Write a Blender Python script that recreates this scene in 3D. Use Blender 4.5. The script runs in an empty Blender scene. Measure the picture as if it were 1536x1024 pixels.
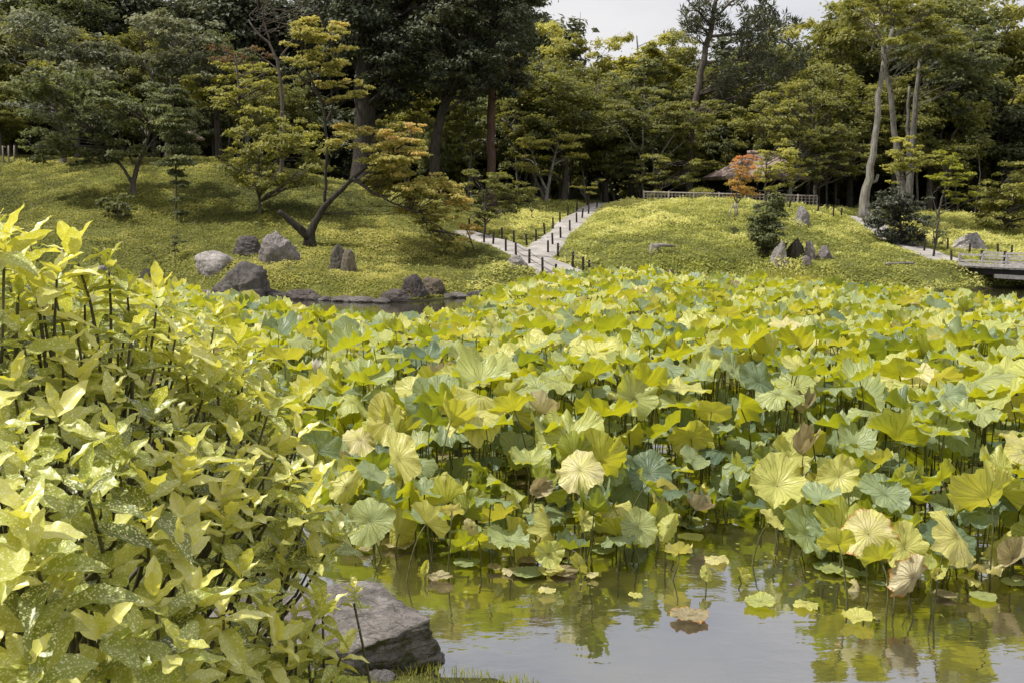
import bpy, math, random
import numpy as np
from mathutils import Vector, Matrix, Quaternion, Euler

R = math.radians
scene = bpy.context.scene
COL = scene.collection
rs = np.random.RandomState(7)
random.seed(7)

# ------------------------------------------------------------------ camera model
CAM = np.array([0.0, 0.0, 2.6]); PITCH = R(8.08); FPX = 1493.0
def ray(px, py):
    a = (px - 768) / FPX; b = (512 - py) / FPX
    return np.array([a, math.cos(PITCH) + b * math.sin(PITCH), -math.sin(PITCH) + b * math.cos(PITCH)])
def P(px, py, d):                       # the point seen at a photo position, d metres in front
    r = ray(px, py); return CAM + r * (d / r[1])
def WZ(px, py, z=0.0):                  # where that sight line meets the level z
    r = ray(px, py); return CAM + r * ((z - CAM[2]) / r[2])
def PX(n, d): return n / FPX * d        # n photo pixels in metres at distance d

# ------------------------------------------------------------------ noise
def hash3(ix, iy, iz, seed=0):
    with np.errstate(over='ignore'):
        h = (ix.astype(np.int64) * 374761393 + iy.astype(np.int64) * 668265263 + iz.astype(np.int64) * 2147483647 + seed * 1274126177) & 0xffffffff
        h = ((h ^ (h >> 13)) * 1274126177) & 0xffffffff
        h = (h ^ (h >> 16)) & 0xffffff
    return h / float(0xffffff)
def vnoise(x, y, z=None, seed=0):
    x = np.asarray(x, float); y = np.asarray(y, float)
    z = np.zeros_like(x) if z is None else np.asarray(z, float)
    ix, iy, iz = np.floor(x), np.floor(y), np.floor(z)
    fx, fy, fz = x - ix, y - iy, z - iz
    fx = fx * fx * (3 - 2 * fx); fy = fy * fy * (3 - 2 * fy); fz = fz * fz * (3 - 2 * fz)
    v = 0
    for a in (0, 1):
        for b in (0, 1):
            for c in (0, 1):
                w = (fx if a else 1 - fx) * (fy if b else 1 - fy) * (fz if c else 1 - fz)
                v = v + w * hash3(ix + a, iy + b, iz + c, seed)
    return v * 2 - 1
def fbm(x, y, z=None, o=4, seed=0):
    v = 0; a = 1; t = 0
    for i in range(o):
        f = 2 ** i
        v = v + a * vnoise(x * f + 17 * i, y * f + 5 * i, None if z is None else z * f, seed + i); t += a; a *= .5
    return v / t

# ------------------------------------------------------------------ mesh helpers
def mesh_np(name, V, F, uv=None, attrs=None, smooth=True, mats=(), midx=None):
    V = np.ascontiguousarray(V, np.float32); F = np.asarray(F, np.int32)
    me = bpy.data.meshes.new(name)
    n, k = F.shape
    me.vertices.add(len(V)); me.vertices.foreach_set('co', V.ravel())
    me.loops.add(n * k); me.loops.foreach_set('vertex_index', F.ravel())
    me.polygons.add(n)
    me.polygons.foreach_set('loop_start', np.arange(0, n * k, k, dtype=np.int32))
    me.polygons.foreach_set('loop_total', np.full(n, k, np.int32))
    for m in mats: me.materials.append(m)
    if midx is not None: me.polygons.foreach_set('material_index', np.asarray(midx, np.int32))
    me.polygons.foreach_set('use_smooth', np.full(n, bool(smooth)))
    if uv is not None:
        l = me.uv_layers.new(name='UVMap'); l.data.foreach_set('uv', np.ascontiguousarray(uv[F.ravel()], np.float32).ravel())
    for a, vals in (attrs or {}).items():
        at = me.attributes.new(a, 'FLOAT', 'POINT'); at.data.foreach_set('value', np.ascontiguousarray(vals, np.float32))
    me.update(calc_edges=True); me.validate()
    return me
def put(name, me, parent=None, loc=(0, 0, 0), rot=(0, 0, 0), scale=(1, 1, 1)):
    o = bpy.data.objects.new(name, me); COL.objects.link(o)
    o.location = tuple(loc); o.rotation_euler = tuple(rot); o.scale = tuple(scale) if hasattr(scale, '__len__') else (scale,) * 3
    if parent is not None: o.parent = parent
    return o
def tag(o, label, cat, group=None, kind=None):
    if label: o['label'] = label
    if cat: o['category'] = cat
    if group: o['group'] = group
    if kind: o['kind'] = kind
    return o
def thing(name, label, cat, loc=(0, 0, 0), rotz=0, group=None):
    o = bpy.data.objects.new(name, None); COL.objects.link(o); o.empty_display_size = .2
    o.location = tuple(loc); o.rotation_euler = (0, 0, rotz)
    return tag(o, label, cat, group)
class Geo:
    """collects quads (triangles repeat their last vertex via a tri flag) for one mesh"""
    def __init__(s): s.V = []; s.F = []; s.A = []; s.U = []; s.n = 0
    def add(s, V, F, a=None, uv=None):
        V = np.asarray(V, float); s.V.append(V); s.F.append(np.asarray(F, int) + s.n); s.n += len(V)
        s.A.append(np.zeros(len(V)) + (0 if a is None else a)); s.U.append(np.zeros((len(V), 2)) if uv is None else uv)
    def tube(s, pts, rad, sides=6, a=None):
        pts = np.asarray(pts, float); rad = np.asarray(rad, float) * np.ones(len(pts)); n = len(pts)
        t = np.gradient(pts, axis=0); t /= np.linalg.norm(t, axis=1)[:, None] + 1e-9
        ref = np.array([0.31, 0.95, 0.05]) if abs(t[0][2]) > .5 else np.array([0, 0, 1.0])
        u = np.cross(t, ref); u /= np.linalg.norm(u, axis=1)[:, None] + 1e-9
        v = np.cross(t, u)
        an = np.linspace(0, 2 * math.pi, sides, endpoint=False)
        ring = pts[:, None, :] + rad[:, None, None] * (np.cos(an)[None, :, None] * u[:, None, :] + np.sin(an)[None, :, None] * v[:, None, :])
        V = ring.reshape(-1, 3); F = []
        for i in range(n - 1):
            for j in range(sides):
                k = (j + 1) % sides
                F.append((i * sides + j, i * sides + k, (i + 1) * sides + k, (i + 1) * sides + j))
        V = np.vstack([V, pts[-1] + t[-1] * rad[-1] * .3, pts[0]]); c = n * sides
        for j in range(0, sides, 2):
            F.append(((n - 1) * sides + j, (n - 1) * sides + (j + 1) % sides, (n - 1) * sides + (j + 2) % sides, c))
            F.append(((j + 2) % sides, (j + 1) % sides, j, c + 1))
        s.add(V, F, a)
    def box(s, c, size, rot=None, a=None):
        x, y, z = [q / 2 for q in size]
        V = np.array([(-x, -y, -z), (x, -y, -z), (x, y, -z), (-x, y, -z), (-x, -y, z), (x, -y, z), (x, y, z), (-x, y, z)])
        if rot is not None: V = V @ np.array(Euler(rot).to_matrix()).T
        s.add(V + np.array(c), [(0, 3, 2, 1), (4, 5, 6, 7), (0, 1, 5, 4), (1, 2, 6, 5), (2, 3, 7, 6), (3, 0, 4, 7)], a)
    def bar(s, p, q, w, h, a=None):
        p = np.asarray(p, float); q = np.asarray(q, float); d = q - p; L = np.linalg.norm(d); d /= L
        side = np.cross(d, (0, 0, 1)) if abs(d[2]) < .97 else np.array([1.0, 0, 0]); side /= np.linalg.norm(side) + 1e-9; up = np.cross(side, d)
        V = [b + side * sx * w / 2 + up * sz * h / 2 for b in (p, q) for sx, sz in ((-1, -1), (1, -1), (1, 1), (-1, 1))]
        s.add(V, [(0, 1, 2, 3), (7, 6, 5, 4), (0, 4, 5, 1), (1, 5, 6, 2), (2, 6, 7, 3), (3, 7, 4, 0)], a)
    def mesh(s, name, mats=(), smooth=True, attr='tint'):
        return mesh_np(name, np.vstack(s.V), np.vstack(s.F), uv=np.vstack(s.U), attrs={attr: np.concatenate(s.A)}, smooth=smooth, mats=mats)

# ------------------------------------------------------------------ node materials
class M:
    def __init__(s, name):
        s.m = bpy.data.materials.new(name); s.m.use_nodes = True; s.t = s.m.node_tree; s.t.nodes.clear()
        s.out = s.n('ShaderNodeOutputMaterial')
    def n(s, typ, ins=None, **kw):
        nd = s.t.nodes.new(typ)
        for k, v in kw.items(): setattr(nd, k, v)
        for k, v in (ins or {}).items():
            if isinstance(v, bpy.types.NodeSocket): s.t.links.new(v, nd.inputs[k])
            else: nd.inputs[k].default_value = v
        return nd
    def math(s, op, a, b=0.0, c=0.0, clamp=False):
        return s.n('ShaderNodeMath', {0: a, 1: b, 2: c}, operation=op, use_clamp=clamp).outputs[0]
    def mix(s, f, a, b, mode='MIX'):
        nd = s.n('ShaderNodeMix', {0: f}, data_type='RGBA', blend_type=mode, clamp_factor=True)
        for i, v in ((6, a), (7, b)):
            if isinstance(v, bpy.types.NodeSocket): s.t.links.new(v, nd.inputs[i])
            else: nd.inputs[i].default_value = (*v, 1) if len(v) == 3 else v
        return nd.outputs[2]
    def ramp(s, f, stops, interp='LINEAR'):
        nd = s.n('ShaderNodeValToRGB', {0: f}); cr = nd.color_ramp; cr.interpolation = interp
        while len(cr.elements) < len(stops): cr.elements.new(.5)
        for e, (p, c) in zip(cr.elements, stops):
            e.position = p; e.color = (*c, 1) if hasattr(c, '__len__') else (c, c, c, 1)
        return nd.outputs[0]
    def noise(s, vec, scale, detail=4, rough=.55, dist=0.0):
        ins = {'Scale': scale, 'Detail': detail, 'Roughness': rough, 'Distortion': dist}
        if vec is not None: ins['Vector'] = vec
        return s.n('ShaderNodeTexNoise', ins).outputs['Fac']
    def attr(s, name): return s.n('ShaderNodeAttribute', attribute_name=name).outputs['Fac']
    def obj(s): return s.n('ShaderNodeTexCoord').outputs['Object']
    def pos(s): return s.n('ShaderNodeNewGeometry').outputs['Position']
    def rnd(s): return s.n('ShaderNodeObjectInfo').outputs['Random']
    def bump(s, h, strength=.4, dist=.02):
        return s.n('ShaderNodeBump', {'Height': h, 'Strength': strength, 'Distance': dist}).outputs[0]
    def done(s, sh): s.t.links.new(sh, s.out.inputs[0]); return s.m
    def bsdf(s, **kw):
        names = dict(color='Base Color', rough='Roughness', spec='Specular IOR Level', normal='Normal', coat='Coat Weight', coatr='Coat Roughness', metal='Metallic')
        return s.n('ShaderNodeBsdfPrincipled', {names[k]: v for k, v in kw.items()}).outputs[0]

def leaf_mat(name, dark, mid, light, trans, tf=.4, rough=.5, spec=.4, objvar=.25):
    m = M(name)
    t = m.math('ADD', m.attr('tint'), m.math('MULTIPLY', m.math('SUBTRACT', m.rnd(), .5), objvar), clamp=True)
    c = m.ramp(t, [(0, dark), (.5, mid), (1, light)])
    tr = m.mix(1.0, c, (trans[0] / mid[0], trans[1] / mid[1], trans[2] / mid[2]), 'MULTIPLY')
    s = m.n('ShaderNodeMixShader', {0: tf, 1: m.bsdf(color=c, rough=rough, spec=spec), 2: m.n('ShaderNodeBsdfTranslucent', {0: tr}).outputs[0]}).outputs[0]
    return m.done(s)
def bark_mat(name, a, b, scale=3.0, bumps=.5):
    m = M(name); o = m.obj()
    st = m.n('ShaderNodeMapping', {'Vector': o, 'Scale': (1, 1, .18)}).outputs[0]
    f = m.noise(st, scale * 5, 6, .65); g = m.noise(o, scale, 4)
    c = m.mix(m.math('MULTIPLY', m.ramp(f, [(.35, 0), (.65, 1)]), 1.0), a, b)
    c = m.mix(m.ramp(g, [(.45, 0), (.7, .6)]), c, (b[0] * .78, b[1] * .86, b[2] * .66))
    return m.done(m.bsdf(color=c, rough=.9, spec=.15, normal=m.bump(f, bumps, .05)))
# ------------------------------------------------------------------ materials
MAT = {}
MAT['bark_dark'] = bark_mat('dark_bark', (.02, .017, .014), (.075, .065, .055))
MAT['bark_grey'] = bark_mat('grey_bark', (.05, .045, .04), (.24, .22, .20))
MAT['bark_pine'] = bark_mat('pine_bark', (.045, .035, .032), (.16, .13, .115))
MAT['bark_red'] = bark_mat('cedar_bark', (.05, .03, .025), (.15, .095, .075))
MAT['bark_mid'] = bark_mat('brown_bark', (.04, .034, .028), (.16, .14, .12))
MAT['bark_pale'] = bark_mat('pale_bark', (.11, .10, .09), (.31, .285, .26))
MAT['evergreen'] = leaf_mat('evergreen_leaves', (.03, .04, .02), (.15, .17, .075), (.30, .31, .12), (.24, .26, .07), .32, .55, .3)
MAT['evergreen_dark'] = leaf_mat('dark_evergreen_leaves', (.016, .021, .015), (.095, .11, .064), (.18, .195, .11), (.12, .13, .05), .22, .55, .3)
MAT['glaucous'] = leaf_mat('grey_green_leaves', (.02, .03, .015), (.12, .135, .08), (.31, .32, .19), (.18, .19, .08), .3, .58, .35)
MAT['deciduous'] = leaf_mat('mid_green_leaves', (.055, .065, .02), (.22, .23, .075), (.36, .355, .11), (.38, .37, .06), .42, .5, .35)
MAT['bright'] = leaf_mat('bright_green_leaves', (.11, .12, .03), (.34, .34, .085), (.56, .54, .16), (.56, .53, .10), .45, .5, .35)
MAT['maple'] = leaf_mat('maple_leaves', (.16, .17, .04), (.40, .38, .11), (.66, .50, .22), (.66, .58, .13), .45, .5, .35, .05)
MAT['maple_orange'] = leaf_mat('orange_maple_leaves', (.42, .34, .07), (.62, .34, .12), (.62, .22, .16), (.8, .42, .12), .45, .5, .3, .0)
MAT['rust'] = leaf_mat('rust_red_leaves', (.13, .12, .04), (.28, .17, .09), (.42, .17, .12), (.4, .2, .1), .4)
MAT['yellowgreen'] = leaf_mat('yellow_green_leaves', (.13, .15, .02), (.27, .29, .035), (.42, .42, .06), (.5, .5, .04), .45, .5, .35)
MAT['needles'] = leaf_mat('pine_needles', (.026, .034, .023), (.085, .098, .052), (.19, .20, .10), (.13, .14, .05), .25, .5, .4)
MAT['camellia'] = leaf_mat('camellia_leaves', (.01, .016, .01), (.04, .05, .028), (.13, .14, .095), (.05, .06, .015), .15, .5, .5)
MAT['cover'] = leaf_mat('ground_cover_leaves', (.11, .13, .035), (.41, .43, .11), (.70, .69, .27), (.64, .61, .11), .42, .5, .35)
MAT['grass'] = leaf_mat('grass_blades', (.10, .13, .02), (.24, .27, .04), (.42, .42, .10), (.4, .42, .05), .4, .5, .35)

def mk_ground():
    m = M('ground_soil_and_moss'); p = m.pos()
    a = m.noise(p, .22, 4); b = m.noise(p, 2.2, 6, .7); c = m.noise(p, 9, 4, .7)
    col = m.mix(m.ramp(b, [(.32, 0), (.66, 1)]), (.045, .055, .012), (.17, .185, .032))
    col = m.mix(m.ramp(a, [(.40, .0), (.66, .6)]), col, (.10, .10, .035))
    col = m.mix(m.ramp(c, [(.5, 0), (.72, .6)]), col, (.22, .23, .05))
    z = m.n('ShaderNodeSeparateXYZ', {0: p}).outputs[2]
    wet = m.ramp(m.math('ADD', m.math('MULTIPLY', z, 3.0), m.math('MULTIPLY', b, .3)), [(.18, 1), (.42, 0)])
    col = m.mix(wet, col, (.028, .024, .015))
    return m.done(m.bsdf(color=col, rough=.95, spec=.15, normal=m.bump(m.math('ADD', b, m.math('MULTIPLY', c, .5)), .9, .12)))
MAT['ground'] = mk_ground()

def mk_water():
    m = M('pond_water'); p = m.pos()
    mp = m.n('ShaderNodeMapping', {'Vector': p, 'Scale': (1.0, 2.0, 1)}).outputs[0]
    w1 = m.noise(mp, 3.2, 2, .5, .4); w2 = m.noise(mp, 17.0, 2, .5, .6)
    patch = m.ramp(m.noise(p, .8, 2), [(.42, .15), (.62, 1)])
    h = m.math('ADD', m.math('MULTIPLY', w1, .55), m.math('MULTIPLY', m.math('MULTIPLY', w2, .14), patch))
    nrm = m.bump(h, .13, .05)
    murk = m.mix(m.ramp(m.noise(p, 1.1, 5, .65), [(.35, 0), (.68, 1)]), (.018, .016, .007), (.06, .053, .022))
    fac = m.n('ShaderNodeLayerWeight', {'Blend': .48, 'Normal': nrm}).outputs['Facing']
    fac = m.math('MULTIPLY_ADD', m.math('POWER', fac, 1.5), .64, .18, clamp=True)
    gl = m.n('ShaderNodeBsdfGlossy', {'Color': (.92, .94, .99, 1), 'Roughness': .015, 'Normal': nrm}).outputs[0]
    s = m.n('ShaderNodeMixShader', {0: fac, 1: m.bsdf(color=murk, rough=.4, spec=.1), 2: gl}).outputs[0]
    return m.done(s)
MAT['water'] = mk_water()

def mk_rock():
    m = M('weathered_rock'); o = m.obj(); oc = m.n('ShaderNodeObjectInfo').outputs['Color']
    a = m.noise(o, 1.6, 8, .68, .3); b = m.noise(o, 7, 8, .72); c = m.noise(o, 38, 5, .7)
    v = m.n('ShaderNodeTexVoronoi', {'Vector': m.n('ShaderNodeMapping', {'Vector': m.n('ShaderNodeVectorMath', {0: o, 1: m.n('ShaderNodeTexNoise', {'Vector': o, 'Scale': 2.0}).outputs['Color']}, operation='ADD').outputs[0], 'Scale': (1, 1.2, 2.2)}).outputs[0], 'Scale': 1.7}, feature='DISTANCE_TO_EDGE').outputs['Distance']
    crack = m.ramp(v, [(0, .55), (.02, 1)])
    g = m.mix(m.ramp(a, [(.36, 0), (.64, 1)]), (.34, .335, .32), (.90, .885, .85))
    g = m.mix(m.ramp(b, [(.44, 0), (.6, .85)]), g, (1.05, 1.0, .98))
    g = m.mix(m.ramp(c, [(.5, 0), (.68, .7)]), g, (.2, .19, .2))
    g = m.mix(crack, (.16, .15, .15), g)
    col = m.mix(1.0, g, oc, 'MULTIPLY')
    nz = m.n('ShaderNodeSeparateXYZ', {0: m.n('ShaderNodeNewGeometry').outputs['Normal']}).outputs[2]
    alpha = m.n('ShaderNodeObjectInfo').outputs['Alpha']
    side = m.ramp(nz, [(.1, 1), (.55, 0)])
    moss = m.math('MULTIPLY', m.math('MULTIPLY', side, m.ramp(b, [(.44, 0), (.54, 1)])), m.math('SUBTRACT', 1, alpha), clamp=True)
    col = m.mix(moss, col, (.075, .075, .022))
    lich = m.ramp(m.noise(o, 4.3, 6, .7), [(.56, 0), (.62, .75)])
    col = m.mix(m.math('MULTIPLY', lich, m.ramp(nz, [(.2, 0), (.7, .8)])), col, m.mix(1.0, oc, (1.35, 1.33, 1.28), 'MULTIPLY'))
    h = m.math('ADD', m.math('ADD', m.math('MULTIPLY', a, .6), m.math('MULTIPLY', b, .4)), m.math('ADD', m.math('MULTIPLY', c, .12), m.math('MULTIPLY', crack, .12)))
    return m.done(m.bsdf(color=col, rough=.85, spec=.25, normal=m.bump(h, 1.0, .13)))
MAT['rock'] = mk_rock()

def mk_path():
    m = M('pale_gravel_path'); p = m.pos(); a = m.noise(p, 1.3, 5, .6); b = m.noise(p, 30, 3, .8)
    c = m.mix(m.ramp(a, [(.35, 0), (.65, 1)]), (.27, .25, .23), (.50, .47, .45)); c = m.mix(m.ramp(b, [(.4, .5), (.6, 0)]), c, (.25, .23, .21))
    return m.done(m.bsdf(color=c, rough=.95, spec=.1, normal=m.bump(b, .4, .02)))
MAT['path'] = mk_path()
def wood(name, a, b, sc=(1, 1, .1)):
    m = M(name); o = m.n('ShaderNodeMapping', {'Vector': m.obj(), 'Scale': sc}).outputs[0]
    f = m.noise(o, 14, 5, .65); g = m.noise(m.obj(), 2.5, 3)
    c = m.mix(m.ramp(f, [(.35, 0), (.65, 1)]), a, b); c = m.mix(m.math('MULTIPLY', g, .4), c, (a[0] * .6, a[1] * .6, a[2] * .6))
    return m.done(m.bsdf(color=c, rough=.85, spec=.2, normal=m.bump(f, .4, .01)))
MAT['post'] = wood('dark_weathered_wood', (.02, .017, .015), (.065, .055, .048))
MAT['greywood'] = wood('silver_weathered_wood', (.25, .235, .225), (.50, .47, .45), (.15, 1, 1))
MAT['bamboo'] = wood('weathered_bamboo', (.20, .175, .15), (.42, .38, .33))
MAT['rope'] = wood('old_rope', (.10, .09, .075), (.22, .2, .17))
MAT['darkwood'] = wood('dark_timber', (.01, .009, .009), (.03, .027, .025))
def mk_thatch(a, b):
    m = M('weathered_thatch'); o = m.n('ShaderNodeMapping', {'Vector': m.obj(), 'Scale': (6, 6, 1.2)}).outputs[0]
    f = m.noise(o, 5, 6, .7); g = m.noise(m.obj(), 1.2, 4)
    c = m.mix(f, a, b); c = m.mix(m.ramp(g, [(.4, 0), (.7, .5)]), c, (.11, .10, .075))
    return m.done(m.bsdf(color=c, rough=.95, spec=.1, normal=m.bump(f, .7, .05)))
MAT['thatch'] = mk_thatch((.28, .21, .19), (.60, .47, .43))
MAT['darkstone'] = wood('dark_lantern_stone', (.02, .02, .02), (.05, .05, .048))

def mk_lotus():
    m = M('lotus_leaf_blade')
    uv = m.n('ShaderNodeTexCoord').outputs['UV']; s = m.n('ShaderNodeSeparateXYZ', {0: uv})
    x, y = s.outputs[0], s.outputs[1]
    x = m.math('MULTIPLY_ADD', x, 2, -1); y = m.math('MULTIPLY_ADD', y, 2, -1)
    ang = m.math('ARCTAN2', y, x); r = m.math('SQRT', m.math('ADD', m.math('MULTIPLY', x, x), m.math('MULTIPLY', y, y)))
    oi0 = m.n('ShaderNodeObjectInfo')
    wob = m.math('MULTIPLY', m.math('SUBTRACT', m.noise(uv, 5, 3), .5), .5)
    an = m.math('ADD', ang, wob)
    v1 = m.math('ABSOLUTE', m.math('SINE', m.math('MULTIPLY_ADD', an, 9.5, m.math('MULTIPLY', oi0.outputs['Random'], 6.0))))
    w1 = m.math('DIVIDE', .085, m.math('MAXIMUM', r, .12))
    vein = m.math('SUBTRACT', 1.0, m.math('DIVIDE', v1, m.math('ADD', w1, .08)), clamp=True)
    v2 = m.math('ABSOLUTE', m.math('SINE', m.math('MULTIPLY_ADD', an, 21.0, 1.2)))
    vein2 = m.math('MULTIPLY', m.math('SUBTRACT', 1.0, m.math('MULTIPLY', v2, 5.0), clamp=True), m.ramp(r, [(.5, 0), (.7, .7)]))
    vein = m.math('MULTIPLY', m.math('MAXIMUM', vein, vein2), m.ramp(m.noise(uv, 4.5, 3), [(.35, .25), (.6, 1)]))
    oi = m.n('ShaderNodeObjectInfo')
    tint = m.math('ADD', m.attr('tint'), m.n('ShaderNodeSeparateColor', {0: oi.outputs['Color']}).outputs[0], clamp=True)
    bl = m.noise(m.n('ShaderNodeVectorMath', {0: uv, 1: m.n('ShaderNodeCombineXYZ', {0: m.math('MULTIPLY', tint, 37.0), 1: m.math('MULTIPLY', oi.outputs['Random'], 20.0)}).outputs[0]}, operation='ADD').outputs[0], 3.0, 4, .6)
    # tint: 0..0.75 dark blue green as painted shade, to yellow, above .8 withered
    tt = m.math('ADD', tint, m.math('MULTIPLY', m.math('SUBTRACT', bl, .5), .30), clamp=True)
    top = m.ramp(tt, [(0, (.10, .155, .10)), (.22, (.29, .36, .20)), (.5, (.47, .50, .15)), (.75, (.66, .63, .20)), (.86, (.68, .62, .36)), (1, (.36, .30, .17))])
    under = m.ramp(tt, [(0, (.15, .19, .05)), (.3, (.27, .30, .06)), (.55, (.40, .41, .08)), (.75, (.60, .56, .16)), (.86, (.66, .60, .36)), (1, (.42, .37, .23))])
    back = m.n('ShaderNodeNewGeometry').outputs['Backfacing']
    c = m.mix(back, top, under)
    c = m.mix(m.math('MULTIPLY', vein, .6), c, m.mix(1.0, c, (1.7, 1.5, 1.5), 'MULTIPLY'))
    edge = m.math('MULTIPLY', m.ramp(m.math('ADD', r, m.math('MULTIPLY', m.math('SUBTRACT', bl, .5), .5)), [(.90, 0), (1.0, .85)]), m.n('ShaderNodeSeparateColor', {0: oi.outputs['Color']}).outputs[1], clamp=True)
    c = m.mix(edge, c, (.55, .22, .045))
    spots = m.math('MULTIPLY', m.ramp(m.noise(uv, 26, 3), [(.66, 0), (.72, .6)]), m.ramp(tint, [(.3, 0), (.6, 1)]))
    c = m.mix(spots, c, (.25, .15, .05))
    trc = m.ramp(tt, [(0, (.40, .48, .02)), (.25, (.72, .76, .02)), (.5, (.90, .86, .02)), (.75, (.95, .84, .12)), (.88, (.7, .55, .25)), (1, (.25, .18, .1))])
    trc = m.mix(m.math('MULTIPLY', vein, .55), trc, (.34, .34, .03))
    trc = m.mix(edge, trc, (.6, .2, .03))
    h = m.math('ADD', m.math('MULTIPLY', vein, -.6), m.math('MULTIPLY', bl, .6))
    nrm = m.bump(h, .8, .035)
    pb = m.bsdf(color=c, rough=.42, spec=.42, normal=nrm)
    tr = m.n('ShaderNodeBsdfTranslucent', {0: trc}).outputs[0]
    return m.done(m.n('ShaderNodeMixShader', {0: .32, 1: pb, 2: tr}).outputs[0])
MAT['lotus'] = mk_lotus()
def simple(name, a, b, sc=20, rough=.6, spec=.3, tr=None):
    m = M(name); f = m.noise(m.obj(), sc, 3); c = m.mix(m.ramp(f, [(.3, 0), (.7, 1)]), a, b)
    s = m.bsdf(color=c, rough=rough, spec=spec)
    if tr: s = m.n('ShaderNodeMixShader', {0: .35, 1: s, 2: m.n('ShaderNodeBsdfTranslucent', {0: (*tr, 1)}).outputs[0]}).outputs[0]
    return m.done(s)
MAT['stem'] = simple('lotus_stalk', (.05, .055, .018), (.13, .135, .04))
MAT['stem_dry'] = simple('withered_stalk', (.12, .07, .03), (.22, .15, .08))
MAT['petal'] = simple('lotus_petal', (.78, .74, .66), (.82, .80, .76), 4, .5, .3, (.8, .75, .6))
MAT['litter'] = simple('fallen_leaf', (.20, .09, .04), (.42, .27, .16), 14, .7, .3)
MAT['litter_red'] = simple('purple_brown_floating_leaf', (.30, .13, .10), (.52, .42, .16), 9, .6, .3)

def mk_aucuba(dry=False):
    m = M('dry_spotted_leaf' if dry else 'gold_spotted_leaf')
    uv = m.n('ShaderNodeTexCoord').outputs['UV']     # metres along and across the leaf, shifted per leaf
    tint = m.attr('tint'); mid = m.attr('mid')
    vo = m.n('ShaderNodeTexVoronoi', {'Vector': uv, 'Scale': 165.0, 'Randomness': 1.0})
    d = m.math('ADD', vo.outputs['Distance'], m.math('MULTIPLY', m.math('SUBTRACT', m.noise(uv, 70, 3), .5), 1.1))
    sp = m.ramp(d, [(.26, 1), (.42, 0)])
    vo2 = m.n('ShaderNodeTexVoronoi', {'Vector': uv, 'Scale': 520.0})
    sp2 = m.math('MULTIPLY', m.ramp(vo2.outputs['Distance'], [(.18, 1), (.3, 0)]), .8)
    sp = m.math('MAXIMUM', sp, sp2)
    if dry:
        base = m.ramp(m.noise(uv, 14, 3), [(.35, (.62, .50, .14)), (.6, (.62, .32, .08)), (.75, (.45, .12, .04))])
    else:
        base = m.ramp(tint, [(0, (.035, .06, .01)), (.45, (.31, .37, .045)), (1, (.84, .81, .24))])  # pale end paints sun highlights, dark end the shade on inner leaves
    c = m.mix(m.math('MULTIPLY', sp, m.ramp(m.noise(uv, 11, 3), [(.3, .35), (.6, 1)])), base, (.92, .90, .52))
    c = m.mix(m.ramp(m.math('ABSOLUTE', mid), [(0, .75), (.09, 0)]), c, (.62, .63, .26))
    trc = m.mix(sp, m.ramp(tint, [(0, (.34, .40, .02)), (1, (.95, .86, .04))]), (.95, .9, .30))
    if dry: trc = m.mix(.7, trc, (.9, .4, .08))
    side = m.math('MULTIPLY', m.math('ABSOLUTE', mid), .6)
    h = m.math('ADD', m.math('MULTIPLY', m.noise(uv, 55, 2), .5), side)
    pb = m.bsdf(color=c, rough=.4, spec=.8, normal=m.bump(h, .7, .006), coat=.3, coatr=.28)
    return m.done(m.n('ShaderNodeMixShader', {0: .36, 1: pb, 2: m.n('ShaderNodeBsdfTranslucent', {0: trc}).outputs[0]}).outputs[0])
MAT['aucuba'] = mk_aucuba(); MAT['aucuba_dry'] = mk_aucuba(True)
MAT['twig'] = simple('green_brown_twig', (.035, .03, .015), (.12, .11, .045), 8, .6)

# ------------------------------------------------------------------ terrain
def poly_sd(x, y, poly):
    """signed distance, negative inside"""
    x = np.asarray(x, float); y = np.asarray(y, float); d = np.full(x.shape, 1e9); ins = np.zeros(x.shape, bool); n = len(poly)
    for i in range(n):
        ax, ay = poly[i]; bx, by = poly[(i + 1) % n]
        ex, ey = bx - ax, by - ay; t = np.clip(((x - ax) * ex + (y - ay) * ey) / (ex * ex + ey * ey + 1e-12), 0, 1)
        d = np.minimum(d, np.hypot(x - ax - ex * t, y - ay - ey * t))
        c = ((ay > y) != (by > y)); ins ^= c & (x < (bx - ax) * (y - ay) / ((by - ay) if by != ay else 1e-9) + ax)
    return np.where(ins, -d, d)
POND = [tuple(WZ(px, py)[:2]) for px, py in [(900, 1120), (800, 1024), (700, 1012), (560, 985), (450, 880), (425, 700), (300, 610), (0, 540), (-300, 500),
        (-500, 450), (-200, 431), (0, 429), (140, 432), (250, 438), (330, 449), (450, 449), (600, 455), (690, 447), (780, 440), (900, 437), (1100, 437), (1290, 440), (1400, 441), (1460, 436), (1500, 432), (1560, 432), (1750, 436), (2600, 440)]] + [(45, 16), (40, 2), (10, 3.2), (3, 4.4)]
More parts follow.
